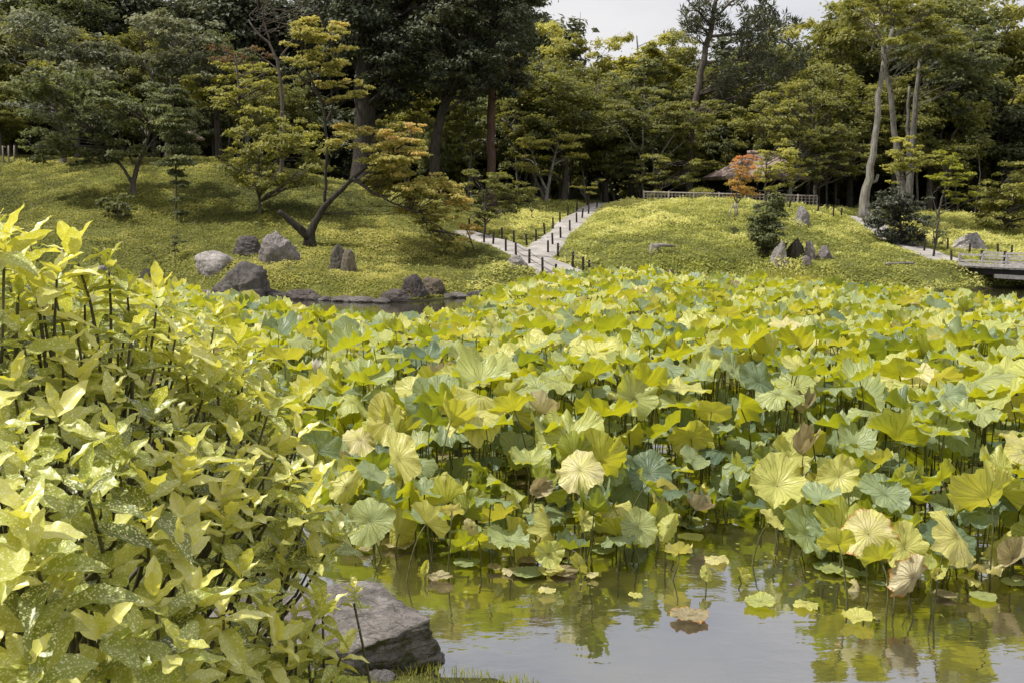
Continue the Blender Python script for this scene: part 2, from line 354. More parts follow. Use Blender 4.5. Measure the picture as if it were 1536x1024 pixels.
CTRL = [tuple(P(*q)) for q in [
    (320, 402, 28.5), (420, 388, 29), (465, 362, 30.5), (390, 322, 34), (200, 290, 36), (170, 332, 33.5), (265, 330, 33.5), (360, 282, 38), (250, 240, 42), (330, 237, 43),
    (0, 240, 45), (0, 330, 34), (100, 300, 36.5), (-150, 235, 46), (-150, 330, 35), (550, 296, 37), (480, 282, 38), (620, 318, 37), (600, 405, 29), (700, 405, 29.3), (560, 350, 32), (120, 395, 28.5), (250, 400, 28.5),
    (700, 365, 33.5), (715, 352, 36), (840, 419, 28), (795, 382, 32), (830, 350, 37), (870, 320, 43), (898, 306, 48), (780, 312, 46), (700, 318, 46), (760, 302, 52), (700, 302, 55),
    (900, 402, 28.5), (985, 372, 30.5), (1000, 332, 36), (960, 303, 44), (1100, 304, 43), (1200, 311, 42), (1200, 338, 37), (1190, 396, 29), (1110, 332, 37), (1300, 332, 42), (1350, 376, 34),
    (1375, 374, 34.5), (1412, 395, 30), (1460, 376, 36), (1400, 420, 28), (1470, 332, 46), (1536, 362, 40), (1536, 332, 50), (1440, 322, 50), (1290, 420, 28.2), (1100, 410, 28.2), (1000, 412, 28), (1620, 380, 36), (1800, 350, 45)]]
CTRL += [(-34, 62, 6), (-14, 60, 4.8), (-4, 60, 3.0), (10, 58, 2.0), (24, 60, 1.9), (45, 60, 2.0), (-50, 100, 9), (0, 100, 6), (50, 100, 6),
         (0, 5.0, .06), (0, 3, .5), (0, 0, 1.0), (-3, 3, .7), (-2.2, 6, .25), (-3, 8, .3), (-6, 10, .4), (0, -8, 1.1), (8, 0, .9), (-10, 4, 1.0), (-20, 14, 1), (20, -3, 1)]
CTRL = np.array(CTRL)
_D = np.hypot(CTRL[:, None, 0] - CTRL[None, :, 0], CTRL[:, None, 1] - CTRL[None, :, 1])
_K = np.zeros((len(CTRL) + 3, len(CTRL) + 3)); n_ = len(CTRL)
_K[:n_, :n_] = _D + np.eye(n_) * -.6; _K[:n_, n_] = 1; _K[:n_, n_ + 1:] = CTRL[:, :2]; _K[n_:, :n_] = _K[:n_, n_:].T
_Wt = np.linalg.solve(_K, np.concatenate([CTRL[:, 2], [0, 0, 0]]))
def sstep(t): t = np.clip(t, 0, 1); return t * t * (3 - 2 * t)
def H(x, y, detail=True):
    x = np.atleast_1d(np.asarray(x, float)); y = np.atleast_1d(np.asarray(y, float))
    sh = x.shape; xf = np.clip(x.ravel(), -60, 60); yf = np.clip(y.ravel(), -10, 110); out = np.empty(len(xf))
    for i in range(0, len(xf), 20000):
        a, b = xf[i:i + 20000], yf[i:i + 20000]
        out[i:i + 20000] = np.hypot(a[:, None] - CTRL[None, :, 0], b[:, None] - CTRL[None, :, 1]) @ _Wt[:n_] + _Wt[n_] + _Wt[n_ + 1] * a + _Wt[n_ + 2] * b
    z = out.reshape(sh); sd = poly_sd(x, y, POND)
    far = sstep((y - 20) / 5.0)
    if detail: z = z + fbm(x * .5, y * .5, o=3, seed=3) * .10 * far * np.clip(sd, 0, 1) * sstep((66 - y) / 6)
    z = np.maximum(z, .05)
    zs = .03 + sstep(sd / 1.2) * (z - .03)
    return np.where(sd < 0, -np.minimum(.6, -sd * 1.2) + .02, zs)
def Hs(x, y): return float(H(x, y)[0])
def G(px, py, d0=6.0, d1=95.0):        # first ground point on the sight line
    r = ray(px, py); ts = np.linspace(d0, d1, 900) / r[1]
    pts = CAM[None] + ts[:, None] * r[None]; h = H(pts[:, 0], pts[:, 1])
    k = np.where(pts[:, 2] < h)[0]
    i = k[0] if len(k) else len(ts) - 1
    return np.array([pts[i, 0], pts[i, 1], h[i]])
def GD(px, d): p = P(px, 300, d); return np.array([p[0], p[1], Hs(p[0], p[1])])

def axis(vals, lo, hi, far=700):
    a = list(vals); s = (a[1] - a[0]); q = a[0]; st = s
    while q > -far: st *= 1.35; q -= st; a.insert(0, q)
    q = a[-1]; st = s
    while q < far: st *= 1.35; q += st; a.append(q)
    return np.array(a)
gx = axis(np.arange(-34, 40, .3), 0, 0); gy = axis(np.arange(-3, 66, .3), 0, 0)
X, Y = np.meshgrid(gx, gy); Z = H(X, Y)
nx, ny = len(gx), len(gy); idx = np.arange(nx * ny).reshape(ny, nx)
F = np.stack([idx[:-1, :-1], idx[:-1, 1:], idx[1:, 1:], idx[1:, :-1]], -1).reshape(-1, 4)
ground = put('ground', mesh_np('ground', np.stack([X, Y, Z], -1).reshape(-1, 3), F, mats=[MAT['ground']])); ground['kind'] = 'structure'
# pond water, one sheet at z = 0 a little past its banks
wx = np.linspace(-45, 60, 60); wy = np.linspace(1.5, 33.5, 30); X, Y = np.meshgrid(wx, wy)
idx = np.arange(X.size).reshape(X.shape); F = np.stack([idx[:-1, :-1], idx[:-1, 1:], idx[1:, 1:], idx[1:, :-1]], -1).reshape(-1, 4)
water = put('pond_water', mesh_np('pond_water', np.stack([X, Y, X * 0], -1).reshape(-1, 3), F, mats=[MAT['water']])); water['kind'] = 'structure'

# ------------------------------------------------------------------ paths
PATHS = []
def strip(name, pts, width, lift=.035, res=.35):
    pts = np.array([p[:2] for p in pts]); seg = np.hypot(*np.diff(pts, axis=0).T); L = np.concatenate([[0], np.cumsum(seg)])
    s = np.arange(0, L[-1], res); c = np.stack([np.interp(s, L, pts[:, 0]), np.interp(s, L, pts[:, 1])], 1)
    for _ in range(3): c[1:-1] = (c[:-2] + 2 * c[1:-1] + c[2:]) / 4
    PATHS.append((c, width / 2))
    t = np.gradient(c, axis=0); t /= np.linalg.norm(t, axis=1)[:, None]; nn = np.stack([-t[:, 1], t[:, 0]], 1)
    k = np.linspace(-1, 1, 7); wj = width / 2 * (1 + .12 * vnoise(s, s * 0 + 3)[:, None, None])
    XY = c[:, None, :] + nn[:, None, :] * k[None, :, None] * wj
    Zp = H(XY[..., 0], XY[..., 1]) + lift * (1 - np.abs(k) ** 6)[None] - .0
    V = np.concatenate([XY, Zp[..., None]], -1).reshape(-1, 3); idx = np.arange(len(V)).reshape(len(c), 7)
    F = np.stack([idx[:-1, :-1], idx[1:, :-1], idx[1:, 1:], idx[:-1, 1:]], -1).reshape(-1, 4)[:, ::-1]
    o = put(name, mesh_np(name, V, F, mats=[MAT['path']])); o['kind'] = 'structure'; return o
strip('garden_path', [G(868, 430), G(855, 422), G(822, 402), G(795, 384), G(752, 366), G(712, 352), G(690, 346)], 1.15)
strip('hill_path', [G(803, 387), G(826, 362), G(852, 338), G(876, 320), G(899, 307), P(925, 300, 54)], 1.1, .05)
strip('bridge_path', [P(1290, 322, 44), G(1335, 358), G(1378, 374), G(1408, 386), G(1438, 397)], 1.2)
def path_dist(x, y):
    d = np.full(np.shape(x), 9.0)
    for c, w in PATHS:
        for p in c[::2]: d = np.minimum(d, np.hypot(x - p[0], y - p[1]) - w)
    return d
# ------------------------------------------------------------------ rocks
import bmesh
def ico(sub):
    bm = bmesh.new(); bmesh.ops.create_icosphere(bm, subdivisions=sub, radius=1)
    V = np.array([v.co[:] for v in bm.verts]); F = np.array([[f.verts[0].index, f.verts[1].index, f.verts[2].index] for f in bm.faces]); bm.free(); return V, F
ICO4 = ico(5); ICO5 = ico(6)
def rock_mesh(seed, planes=14, extra=(), sharp=1.0, rough=.05, ic=None):
    V, F = ic or ICO4; g = np.random.RandomState(seed)
    pn = g.normal(size=(planes, 3)); pn /= np.linalg.norm(pn, axis=1)[:, None]; pd = g.uniform(.72, .98, planes)
    for e in extra:
        e = np.array(e, float); pn = np.vstack([pn, e[:3] / np.linalg.norm(e[:3])]); pd = np.append(pd, e[3])
    q = V @ pn.T; rr = np.where(q > .02, pd[None] / np.maximum(q, .02), 9)
    k = 26 * sharp; r = -np.log(np.exp(-k * rr).sum(1)) / k; r = np.minimum(r, 1.15)
    q = V * r[:, None]; s = seed * 7.3
    r = r + rough * 1.6 * fbm(q[:, 0] * 2.2 + s, q[:, 1] * 2.2, q[:, 2] * 2.2, 4, seed)
    rg = 1 - np.abs(fbm(q[:, 0] * 3 + s, q[:, 1] * 3, q[:, 2] * 5, 4, seed + 9)); r = r - rough * 2.2 * (rg ** 6)
    r = r + rough * .35 * fbm(q[:, 0] * 14, q[:, 1] * 14, q[:, 2] * 14, 3, seed)
    Q = V * r[:, None]; fl = 1 + .22 * np.clip(-Q[:, 2] + .25, 0, 1) ** .8; Q[:, 0] *= fl; Q[:, 1] *= fl
    return mesh_np('rock', Q, F, mats=[MAT['rock']], smooth=True)
def rock(name, label, px, pyb, d, wpx, hpx, seed, col=(.5, .48, .48), moss=0.0, dep=None, rot=0.0, extra=(), cat='rock', sink=.8, sharp=1.0, rough=.05, planes=14, ic=None, group=None, z=None):
    """base centre at photo position (px, pyb), wpx x hpx photo pixels large"""
    if z is None and d > 20: p = G(px, pyb - 2, 22); d = p[1]; p[0] = P(px, pyb, d)[0]
    else: p = P(px, pyb, d)
    w, h = PX(wpx, d), PX(hpx, d)
    z0 = p[2] if z is None else z
    o = put(name, rock_mesh(seed, planes, extra, sharp, rough, ic), None, (p[0], p[1], z0 + h / 2 - h * sink / 2), (0, 0, rot), (w / 2.15, (dep or w * .75) / 2.15, h * (1 + sink) / 1.75))
    o.color = (*(np.array(col) * (.78 if d > 20 else 1)), 1 - moss); return tag(o, label, cat, group)
DK = (.17, .155, .155); MD = (.36, .34, .34); LT = (.62, .59, .58)
rock('bank_boulder', 'big flat-topped grey boulder with mossy side, on the near bank at the water edge', 458, 1012, 5.35, 505, 150, 5, (.30, .28, .265), .95, 1.15, 0,
     extra=[(.04, -.22, 1, .55), (1, -.9, -.15, .66), (-.1, -1, -.1, .55), (.9, .5, .2, .80)], sharp=2.6, rough=.022, planes=6, ic=ICO5, sink=.6)
rock('small_rock', 'small grey stone in the grass below the big near-bank boulder', 570, 1034, 5.0, 64, 26, 8, MD, .2)
rock('shore_rock', 'dark upright stone half hidden behind the spotted-leaf shrub', 436, 742, 9.4, 42, 62, 9, (.16, .15, .14), .6)
rock('garden_stone', 'pale smooth dome-shaped stone on the left slope', 321, 404, 28.0, 68, 25, 11, (.70, .66, .64), 0, sharp=.35, rough=.03, planes=10)
rock('garden_stone', 'low dark flat stone behind the pale dome stone on the left slope', 371, 381, 29.6, 48, 20, 12, (.22, .2, .2), .3)
rock('garden_stone', 'rounded furrowed grey stone beside the forked maple base', 419, 394, 28.9, 58, 42, 13, (.48, .44, .44), .3, rough=.09, sharp=.5)
rock('shore_boulder', 'largest dark boulder at the far water edge below the left slope', 362, 452, 26.6, 112, 46, 14, (.20, .185, .18), .35, rough=.07)
rock('shore_rock', 'low dark rock touching the right foot of the largest far-shore boulder', 412, 450, 26.9, 50, 12, 15, DK, .2)
rock('shore_rock', 'flat brown-grey rock at the water line right of the largest far-shore boulder', 453, 452, 26.8, 50, 13, 16, (.26, .22, .21), .1)
rock('garden_stone', 'dark left half of the pair of upright stones below the forked maple', 507, 408, 28.4, 30, 31, 17, (.26, .24, .22), .5)
rock('garden_stone', 'brownish right half of the pair of upright stones below the forked maple', 524, 411, 28.2, 24, 30, 18, (.42, .36, .28), .3, rot=.5)
rock('shore_rock', 'dark angular rock standing at the far water edge in front of the yellow maple', 622, 445, 27.2, 40, 24, 19, (.16, .14, .14), .1, rough=.07)
rock('shore_rock', 'brown mossy rock behind the dark angular rock at the far water edge', 648, 441, 27.8, 44, 20, 20, (.30, .25, .2), .4)
rock('shore_rock', 'flat slab lying in the water left of the dark angular rock', 594, 450, 26.6, 48, 13, 21, (.22, .19, .18), .0)
rock('garden_stone', 'small pale stone in the grass beside the path fork, overgrown at its right', 776, 403, 30.4, 34, 15, 22, (.66, .62, .62), .3, rough=.08)
rock('shore_rock', 'small dark brown rock rising from the lotus at the foot of the right slope', 1003, 429, 26.8, 26, 19, 24, (.24, .19, .18), .1)
rock('garden_boulder', 'grey upright boulder near the crest of the right slope', 1203, 341, 37, 27, 26, 25, (.52, .50, .50), 0, extra=[(-1, -.4, .5, .7)])
rock('garden_boulder', 'wide pale pointed boulder beyond the wooden bridge', 1459, 379, 36, 62, 27, 26, (.60, .57, .55), .1, extra=[(-.55, -.3, .9, .5), (.9, -.3, .6, .62)], sharp=1.6, planes=8)
rock('garden_stone', 'pale pointed stone at the left end of the group on the right slope', 1168, 396, 29.2, 30, 29, 27, (.58, .54, .53), .2, extra=[(-.8, -.3, .6, .6)])
rock('garden_stone', 'dark mossy stone in the middle of the group on the right slope', 1193, 392, 29.6, 34, 26, 28, (.12, .11, .09), .6, rough=.08)
rock('garden_stone', 'light mottled stone in the group on the right slope', 1214, 392, 29.3, 22, 26, 29, (.52, .47, .46), .3)
rock('garden_stone', 'low brown-grey stone at the right end of the group on the right slope', 1236, 391, 29.2, 28, 17, 30, (.40, .36, .36), .2)
rock('small_rock', 'smallest stone in front of the group on the right slope', 1209, 401, 28.8, 16, 12, 31, (.45, .4, .4), .2)
rock('shore_rock', 'dark block of stone on the far shore above the left lotus leaves', 222, 432, 27.4, 36, 27, 33, (.14, .13, .10), .7)
rock('shore_rock', 'pale flat stone on the far shore beside the tree stump', 155, 420, 27.2, 36, 15, 34, (.50, .45, .44), .1)
rock('shore_rock', 'smooth grey stone in the shallow water among the left lotus leaves', 146, 462, 25.6, 30, 15, 35, (.42, .40, .39), 0, z=-.05)
rock('shore_rock', 'low smooth stone left of the largest far-shore boulder', 300, 449, 27.1, 36, 10, 36, (.45, .42, .40), 0)
rock('shore_rock', 'small dark pointed rock in front of the stone block on the far shore', 250, 446, 26.8, 26, 14, 37, (.15, .14, .13), .2)
g = np.random.RandomState(5)
for i, (a, b, n) in enumerate([((330, 452), (450, 449), 5), ((470, 451), (590, 456), 9), ((660, 449), (800, 441), 9), ((180, 440), (270, 447), 4)]):
    for k in range(n):
        t = (k + g.uniform(.2, .8)) / n; p = WZ(a[0] + (b[0] - a[0]) * t, a[1] + (b[1] - a[1]) * t - 1.5); s = g.uniform(.16, .34)
        o = put('edging_stone', rock_mesh(50 + k % 5 + i, ic=ICO4) if k < 3 else lastm, None, (p[0], p[1], .03), (0, 0, g.uniform(0, 6)), (s, s * .8, s * .42)); lastm = o.data
        o.color = (*(np.array((.24, .22, .21)) * g.uniform(.6, 1.3)), .8)
        tag(o, ['small edging stone at the water line beside the largest far-shore boulder', 'small edging stone at the water line below the left slope', 'small edging stone at the water line below the yellow maple', 'small edging stone at the left end of the far shore'][i], 'stone', 'edging stones along the far shore')

# ------------------------------------------------------------------ lotus leaves
def blade(seed, kind, rings=9, seg=56):
    g = np.random.RandomState(seed)
    r = np.linspace(0, 1, rings + 1)[1:] ** .85; th = np.linspace(0, 2 * math.pi, seg, endpoint=False)
    Rr, Th = np.meshgrid(r, th, indexing='ij')
    ph = g.uniform(0, 6.28, 8)
    edge = 1 + .05 * np.sin(2 * Th + ph[0]) + .05 * np.sin(3 * Th + ph[1]) + .035 * np.sin(10 * Th + ph[2] + np.sin(2 * Th)) + .02 * np.sin(19 * Th + ph[3])
    x = Rr * np.cos(Th) * (1 + (edge - 1) * Rr); y = Rr * np.sin(Th) * (1 + (edge - 1) * Rr)
    k = g.randint(3, 6)
    wave = (.62 * np.sin(k * Th + ph[4]) + .42 * np.sin((k + 3) * Th + ph[5]) + .26 * np.sin(11 * Th + ph[6]) + .0) * Rr ** 2.6 + (.42 * np.sin(9 * Th + ph[6] + .8 * np.sin(2 * Th + ph[0])) + .3 * np.sin(17 * Th + ph[7])) * Rr ** 5
    dip = -.10 * np.exp(-(Rr / .16) ** 2) + .03
    plea = .017 * np.sin(21 * Th + .6 * np.sin(3 * Th)) * np.sin(np.pi * Rr ** .9) + .035 * fbm(x * 2.2 + seed, y * 2.2, o=2, seed=seed)
    a, b, f = dict(flat=(.06, .17, 0), cup=(.36, .22, 0), bowl=(.62, .24, 0), reflex=(-.28, .22, 0), fold=(.10, .18, .68), sag=(-.10, .18, -.6), funnel=(.85, .26, 0), wither=(.7, .2, .45))[kind]
    z = a * Rr ** 1.8 + b * wave + dip + plea
    if kind in ('fold', 'wither', 'sag'):
        z = z + f * (np.sqrt(x * x + .02) - .14)
        x = x * (1 - .42 * abs(f) * Rr)
    if kind in ('bowl', 'funnel'): x = x * (1 - .25 * Rr); y = y * (1 - .25 * Rr)
    if kind == 'wither': z += .07 * np.sin(9 * Th + ph[7]) * Rr ** 2; x *= .8
    lob = g.uniform(0, 6.28); fl = np.maximum(0, np.cos(Th - lob)) ** 4 * Rr ** 3
    z = z + fl * g.uniform(-.45, .3)
    V = np.stack([x, y, z], -1).reshape(-1, 3); V = np.vstack([V, [[0, 0, -.07]]]); c = len(V) - 1
    F = []
    for i in range(rings - 1):
        for j in range(seg):
            q = (j + 1) % seg; F.append((i * seg + j, (i + 1) * seg + j, (i + 1) * seg + q, i * seg + q))
    for j in range(0, seg, 2): F.append((c, j, j + 1, (j + 2) % seg))
    uv = np.stack([Rr * np.cos(Th) / 2 + .5, Rr * np.sin(Th) / 2 + .5], -1).reshape(-1, 2); uv = np.vstack([uv, [[.5, .5]]])
    return V, np.array(F), uv
KINDS = {'flat': 4, 'cup': 6, 'bowl': 4, 'reflex': 5, 'fold': 5, 'sag': 4, 'funnel': 2, 'wither': 4}
BL = {k: [mesh_np('lotus_blade', *blade(100 + 10 * i + j, k)[:2], uv=blade(100 + 10 * i + j, k)[2], mats=[MAT['lotus']]) for j in range(n)] for i, (k, n) in enumerate(KINDS.items())}
BLlo = {k: [blade(100 + 10 * i + j, k, 5, 28) for j in range(n)] for i, (k, n) in enumerate(KINDS.items())}

FIELD = [tuple(WZ(px, py)[:2]) for px, py in [(455, 720), (480, 790), (540, 825), (620, 835), (700, 850), (780, 862), (860, 862), (940, 852), (990, 835), (1060, 790), (1130, 785), (1180, 830), (1230, 850), (1300, 872), (1420, 895), (1560, 890), (1800, 900), (2600, 900),
        (2400, 500), (1900, 480), (1536, 478), (1400, 462), (1290, 450), (1100, 440), (960, 438), (860, 440), (780, 447), (730, 460), (690, 482), (630, 505), (540, 505), (460, 485), (360, 465), (280, 452), (200, 446), (100, 446), (0, 446), (-100, 448), (-200, 520), (0, 560), (250, 600), (390, 650)]]
FA = np.array(FIELD)
def nvec(tilt, az): return np.array([math.sin(tilt) * math.cos(az), math.sin(tilt) * math.sin(az), math.cos(tilt)])
LEAVES = []   # dict(x,y,zc,r,kind,j,tilt,az,spin,tint, base)
TOC = -math.pi / 2                                   # azimuth towards the camera
# prominent leaves, read off the photograph: px, py of centre, d, width px, kind, tilt deg, azimuth, tint, label
SPECIAL = [
 (1370, 866, 6.9, 74, 'sag', 78, TOC + .25, .93, 'cream drooping lotus leaf with burnt orange edge hanging over open water', (1384, 935)),
 (1303, 800, 7.4, 82, 'reflex', 58, TOC - .2, .80, 'yellow lotus leaf with orange fringe standing in front of the rounder green leaf', (1310, 900)),
 (1358, 822, 7.2, 84, 'flat', 55, TOC + .2, .62, 'round green-yellow lotus leaf right beside the orange-fringed yellow one', (1345, 905)),
 (1437, 806, 7.2, 92, 'sag', 62, TOC + .5, .76, 'broad pale yellow lotus leaf bent down over the water at right', (1395, 930)),
 (1257, 815, 7.3, 54, 'cup', 60, math.pi / 2, .55, 'small cupped green lotus leaf left of the orange-fringed yellow one', (1276, 915)),
 (1320, 838, 7.0, 60, 'cup', 48, math.pi / 2 + .3, .45, 'green lotus leaf cupped upward just below the round green-yellow one', (1323, 925)),
 (1232, 794, 7.6, 62, 'flat', 14, TOC, .15, 'flat blue-green lotus leaf low over the water left of the orange-fringed leaf', (1236, 850)),
 (1328, 740, 8.0, 76, 'flat', 38, TOC, .22, 'round dull green lotus leaf facing the viewer above the orange-fringed leaf', (1335, 850)),
 (1258, 714, 8.2, 66, 'cup', 62, TOC - .4, .66, 'ruffled yellow-green lotus leaf turned to the viewer above the low blue-green one', (1275, 830)),
 (1166, 727, 8.3, 84, 'cup', 42, TOC - .2, .60, 'wide ruffled pale green lotus leaf over the dark gap at centre right', (1168, 810)),
 (1158, 778, 7.7, 42, 'flat', 40, TOC + .9, .68, 'small oval yellow lotus leaf tilted over the open water below the wide ruffled one', (1120, 850)),
 (1186, 768, 7.9, 26, 'bowl', 65, TOC, .6, 'little curled green lotus leaf beside the small oval yellow one', (1190, 820)),
 (555, 781, 7.6, 78, 'flat', 62, TOC + .15, .34, 'round grey-green lotus leaf facing the viewer beside the spotted-leaf shrub', (590, 840)),
 (640, 784, 7.5, 66, 'fold', 72, math.pi / 2 - .4, .62, 'bright yellow-green lotus leaf with pale folded tip at the left water edge', (605, 868)),
 (678, 765, 7.3, 38, 'flat', 55, math.pi / 2, .78, 'small pale yellow lotus leaf on a long bare stalk', (668, 862)),
 (708, 790, 7.5, 30, 'sag', 75, TOC + .5, .84, 'small whitish lotus leaf hanging folded beside the long bare stalk', (720, 850)),
 (738, 806, 7.3, 36, 'flat', 78, TOC, .5, 'left of two round green lotus leaves standing upright at the water', (742, 850)),
 (768, 806, 7.35, 30, 'flat', 80, TOC, .48, 'right and smaller of two round green lotus leaves standing upright at the water', (770, 850)),
 (598, 688, 8.3, 78, 'sag', 80, TOC - .6, .72, 'pale lotus leaf folded down like butterfly wings above the round grey-green one', (590, 800)),
 (520, 730, 8.2, 60, 'sag', 74, TOC + .3, .66, 'hanging yellow-green lotus leaf left of the butterfly-folded one', (525, 810)),
 (870, 704, 8.0, 76, 'reflex', 42, TOC - .3, .80, 'whitish ribbed lotus leaf at centre over green neighbours', (880, 840)),
 (900, 690, 8.3, 90, 'cup', 65, math.pi / 2, .56, 'glowing yellow-green lotus leaf just behind the whitish ribbed one', (905, 800)),
 (663, 603, 8.9, 110, 'fold', 66, math.pi / 2 - .3, .50, 'largest bright lotus leaf, cupped up with a scalloped rim, left of centre', (655, 720)),
 (665, 618, 9.3, 130, 'flat', 52, TOC - .1, .20, 'very large dull green lotus leaf just behind the scalloped bright one', (690, 740)),
 (823, 830, 7.1, 44, 'cup', 70, TOC + .2, .5, 'green lotus leaf with cut edge standing low over the reflections', (815, 868)),
 (868, 847, 7.0, 38, 'fold', 76, math.pi / 2, .62, 'narrow yellow-green lotus leaf dangling into the water at centre', (862, 872)),
 (875, 780, 7.5, 40, 'cup', 58, TOC + .7, .62, 'pleated yellow-green lotus leaf above the narrow dangling one', (872, 850)),
 (1060, 860, 6.9, 26, 'sag', 78, TOC, .6, 'thin folded lotus leaf hanging just above the water at centre right', (1050, 890)),
 (1112, 862, 6.9, 24, 'fold', 70, TOC + .7, .62, 'small green lotus leaf curling above its own reflection', (1130, 880)),
 (1018, 828, 7.2, 46, 'cup', 45, math.pi / 2, .76, 'yellow ribbed lotus leaf low over the water near the centre gap', (1000, 870)),
 (1003, 790, 7.5, 46, 'sag', 66, TOC, .55, 'two-lobed drooping green lotus leaf above the yellow ribbed one', (1000, 850)),
 (958, 790, 7.6, 62, 'flat', 55, TOC + .3, .36, 'wide grey-green lotus leaf facing the viewer left of the centre gap', (960, 850)),
 (1205, 680, 8.8, 56, 'wither', 20, TOC, .97, 'withered grey-brown lotus leaf shrivelled into a cup', (1208, 770)),
 (1200, 616, 10.0, 60, 'wither', 10, TOC, .95, 'upper of two shrivelled brownish lotus leaves in the middle right', (1203, 720)),
 (804, 735, 8.0, 44, 'wither', 62, TOC + .5, .96, 'dried whitish-brown lotus leaf among green ones left of centre', (806, 830)),
 (885, 648, 9.2, 44, 'wither', 50, TOC, 1.0, 'crumpled reddish brown lotus leaf in the middle of the bed', (888, 740)),
 (1455, 866, 7.1, 36, 'reflex', 20, TOC + 1, .70, 'little yellow lotus leaf with ragged end just above the water at right', (1458, 890)),
 (1480, 745, 7.6, 110, 'cup', 60, math.pi / 2 + .2, .60, 'huge glowing yellow-green lotus leaf at the right edge above the bent pale one', (1490, 880)),
 (1436, 655, 9.2, 72, 'flat', 40, TOC, .15, 'round blue-grey lotus leaf with clear spokes at the right', (1430, 780)),
 (1182, 905, 6.4, 3, 'flat', 10, TOC, .5, None, None),
 (1403, 862, 6.95, 28, 'bowl', 55, TOC, .68, 'small pale folded lotus leaf behind the cream drooping one', (1398, 925)),
 (1290, 884, 6.9, 36, 'sag', 62, TOC + .9, .84, 'shrivelled cream lotus leaf drooping toward the water left of the cream drooping one', (1322, 890)),
 (638, 850, 6.9, 22, 'fold', 80, TOC, .55, 'tiny folded green lotus leaf standing in front of the long bare stalk', (640, 872)),
]
for (px, py, d, w, kind, ti, az, tint, lab, base) in SPECIAL:
    if lab is None: continue
    b = WZ(*base); d = b[1] + .05; c = P(px, py, d)
    LEAVES.append(dict(c=c, r=PX(w, d) / 2, kind=kind, j=len(LEAVES) % KINDS[kind], tilt=R(ti), az=az, spin=rs.uniform(0, 6.28), tint=tint, b=(b[0], b[1]), lab=lab, sp=True))
# random field: a flat dense upper tier, a lower tier whose dark tints paint its shade
area0 = FA.min(0); area1 = FA.max(0)
def poisson(n, dmf):
    cell = {}; out = []
    xs = rs.uniform(area0[0], area1[0], n); ys = rs.uniform(5.5, area1[1], n)
    sdf = poly_sd(xs, ys, FIELD); dens = fbm(xs * .55, ys * .55, o=2, seed=11); dvar = fbm(xs * .9, ys * .9, o=2, seed=21)
    for x, y, s, dn, dv in zip(xs, ys, sdf, dens, dvar):
        if s > -.02 or abs(x) > y * .60 + 1.4: continue
        dm = dmf(y, dn, s)
        if dm <= 0: continue
        i, j = int(x // .5), int(y // .5)
        if any((u - x) ** 2 + (v - y) ** 2 < dm * dm for p in range(i - 1, i + 2) for q in range(j - 1, j + 2) for (u, v) in cell.get((p, q), ())): continue
        cell.setdefault((i, j), []).append((x, y)); out.append((x, y, s, dn, dv))
    return out
def addleaf(x, y, h, r, kind, ti, az, tint): LEAVES.append(dict(c=np.array([x, y, max(.10, h)]), r=r, kind=str(kind), j=rs.randint(KINDS[str(kind)]), tilt=R(min(ti, 88)), az=az, spin=rs.uniform(0, 6.28), tint=float(np.clip(tint, 0, 1)), b=None, lab=None, sp=False))
def top_dm(y, dn, s):
    if dn < -.45 and y < 16: return 0
    return (.19 if -s < 1.0 and y < 10 else .265) - .04 * dn - (.02 if y > 13 else 0)
for x, y, s, dn, dv in poisson(70000, top_dm):
    px0 = 768 + x / y * 1493; edge = sstep((-s) / 1.5); near = y < 10
    if 1060 < px0 < 1260 and 8.6 < y < 9.8 and rs.rand() < .4: continue
    h = (.20 + .62 * edge + rs.uniform(-.12, .20)) if y < 13 else (.58 + rs.uniform(-.10, .16)) * (.45 + .55 * edge)
    if y > 13 and px0 < 740: h *= .8
    if y > 16 and px0 > 1000: h *= .78
    r = rs.uniform(.17, .28) * (1 + .2 * dv)
    if y > 12: r *= .92
    if near and edge < .7: r *= .76
    if near and edge < .7: kind = rs.choice(['flat', 'cup', 'sag', 'fold', 'reflex', 'bowl', 'wither'], p=[.15, .22, .22, .17, .13, .08, .03]); ti = abs(rs.normal(46, 22)); h *= rs.uniform(.55, 1.1)
    else: kind = rs.choice(['flat', 'cup', 'bowl', 'reflex', 'fold', 'sag', 'wither'], p=[.27, .36, .07, .15, .09, .045, .015]); ti = abs(rs.normal(0, 21)) + 4
    az = rs.uniform(0, 6.28); uu = rs.rand()
    if uu < .34: az = math.pi / 2 + rs.normal(0, .7)
    elif uu < .48: az = -math.pi / 2 + rs.normal(0, .8)
    tint = rs.beta(1.6, 1.35) * .70 + .06 * dv
    if kind == 'wither': tint = rs.uniform(.86, 1); r *= .7; h *= .85
    if kind == 'sag': tint = rs.uniform(.4, .76)
    if rs.rand() < .03: tint = rs.uniform(.74, .84)
    addleaf(x + rs.normal(0, .04), y + rs.normal(0, .04), h, r, kind, ti, az, tint)
for x, y, s, dn, dv in poisson(30000, lambda y, dn, s: (.20 if y < 10 else .26) if y < 15 else 0):
    kind = rs.choice(['flat', 'cup', 'reflex', 'fold', 'sag'], p=[.25, .3, .2, .12, .13])
    addleaf(x, y, rs.uniform(.12, .50), rs.uniform(.12, .205), kind, abs(rs.normal(24, 20)), rs.uniform(0, 6.28), rs.beta(1.1, 3.2) * .6)  # tint kept low: shade under the upper tier put into the colour
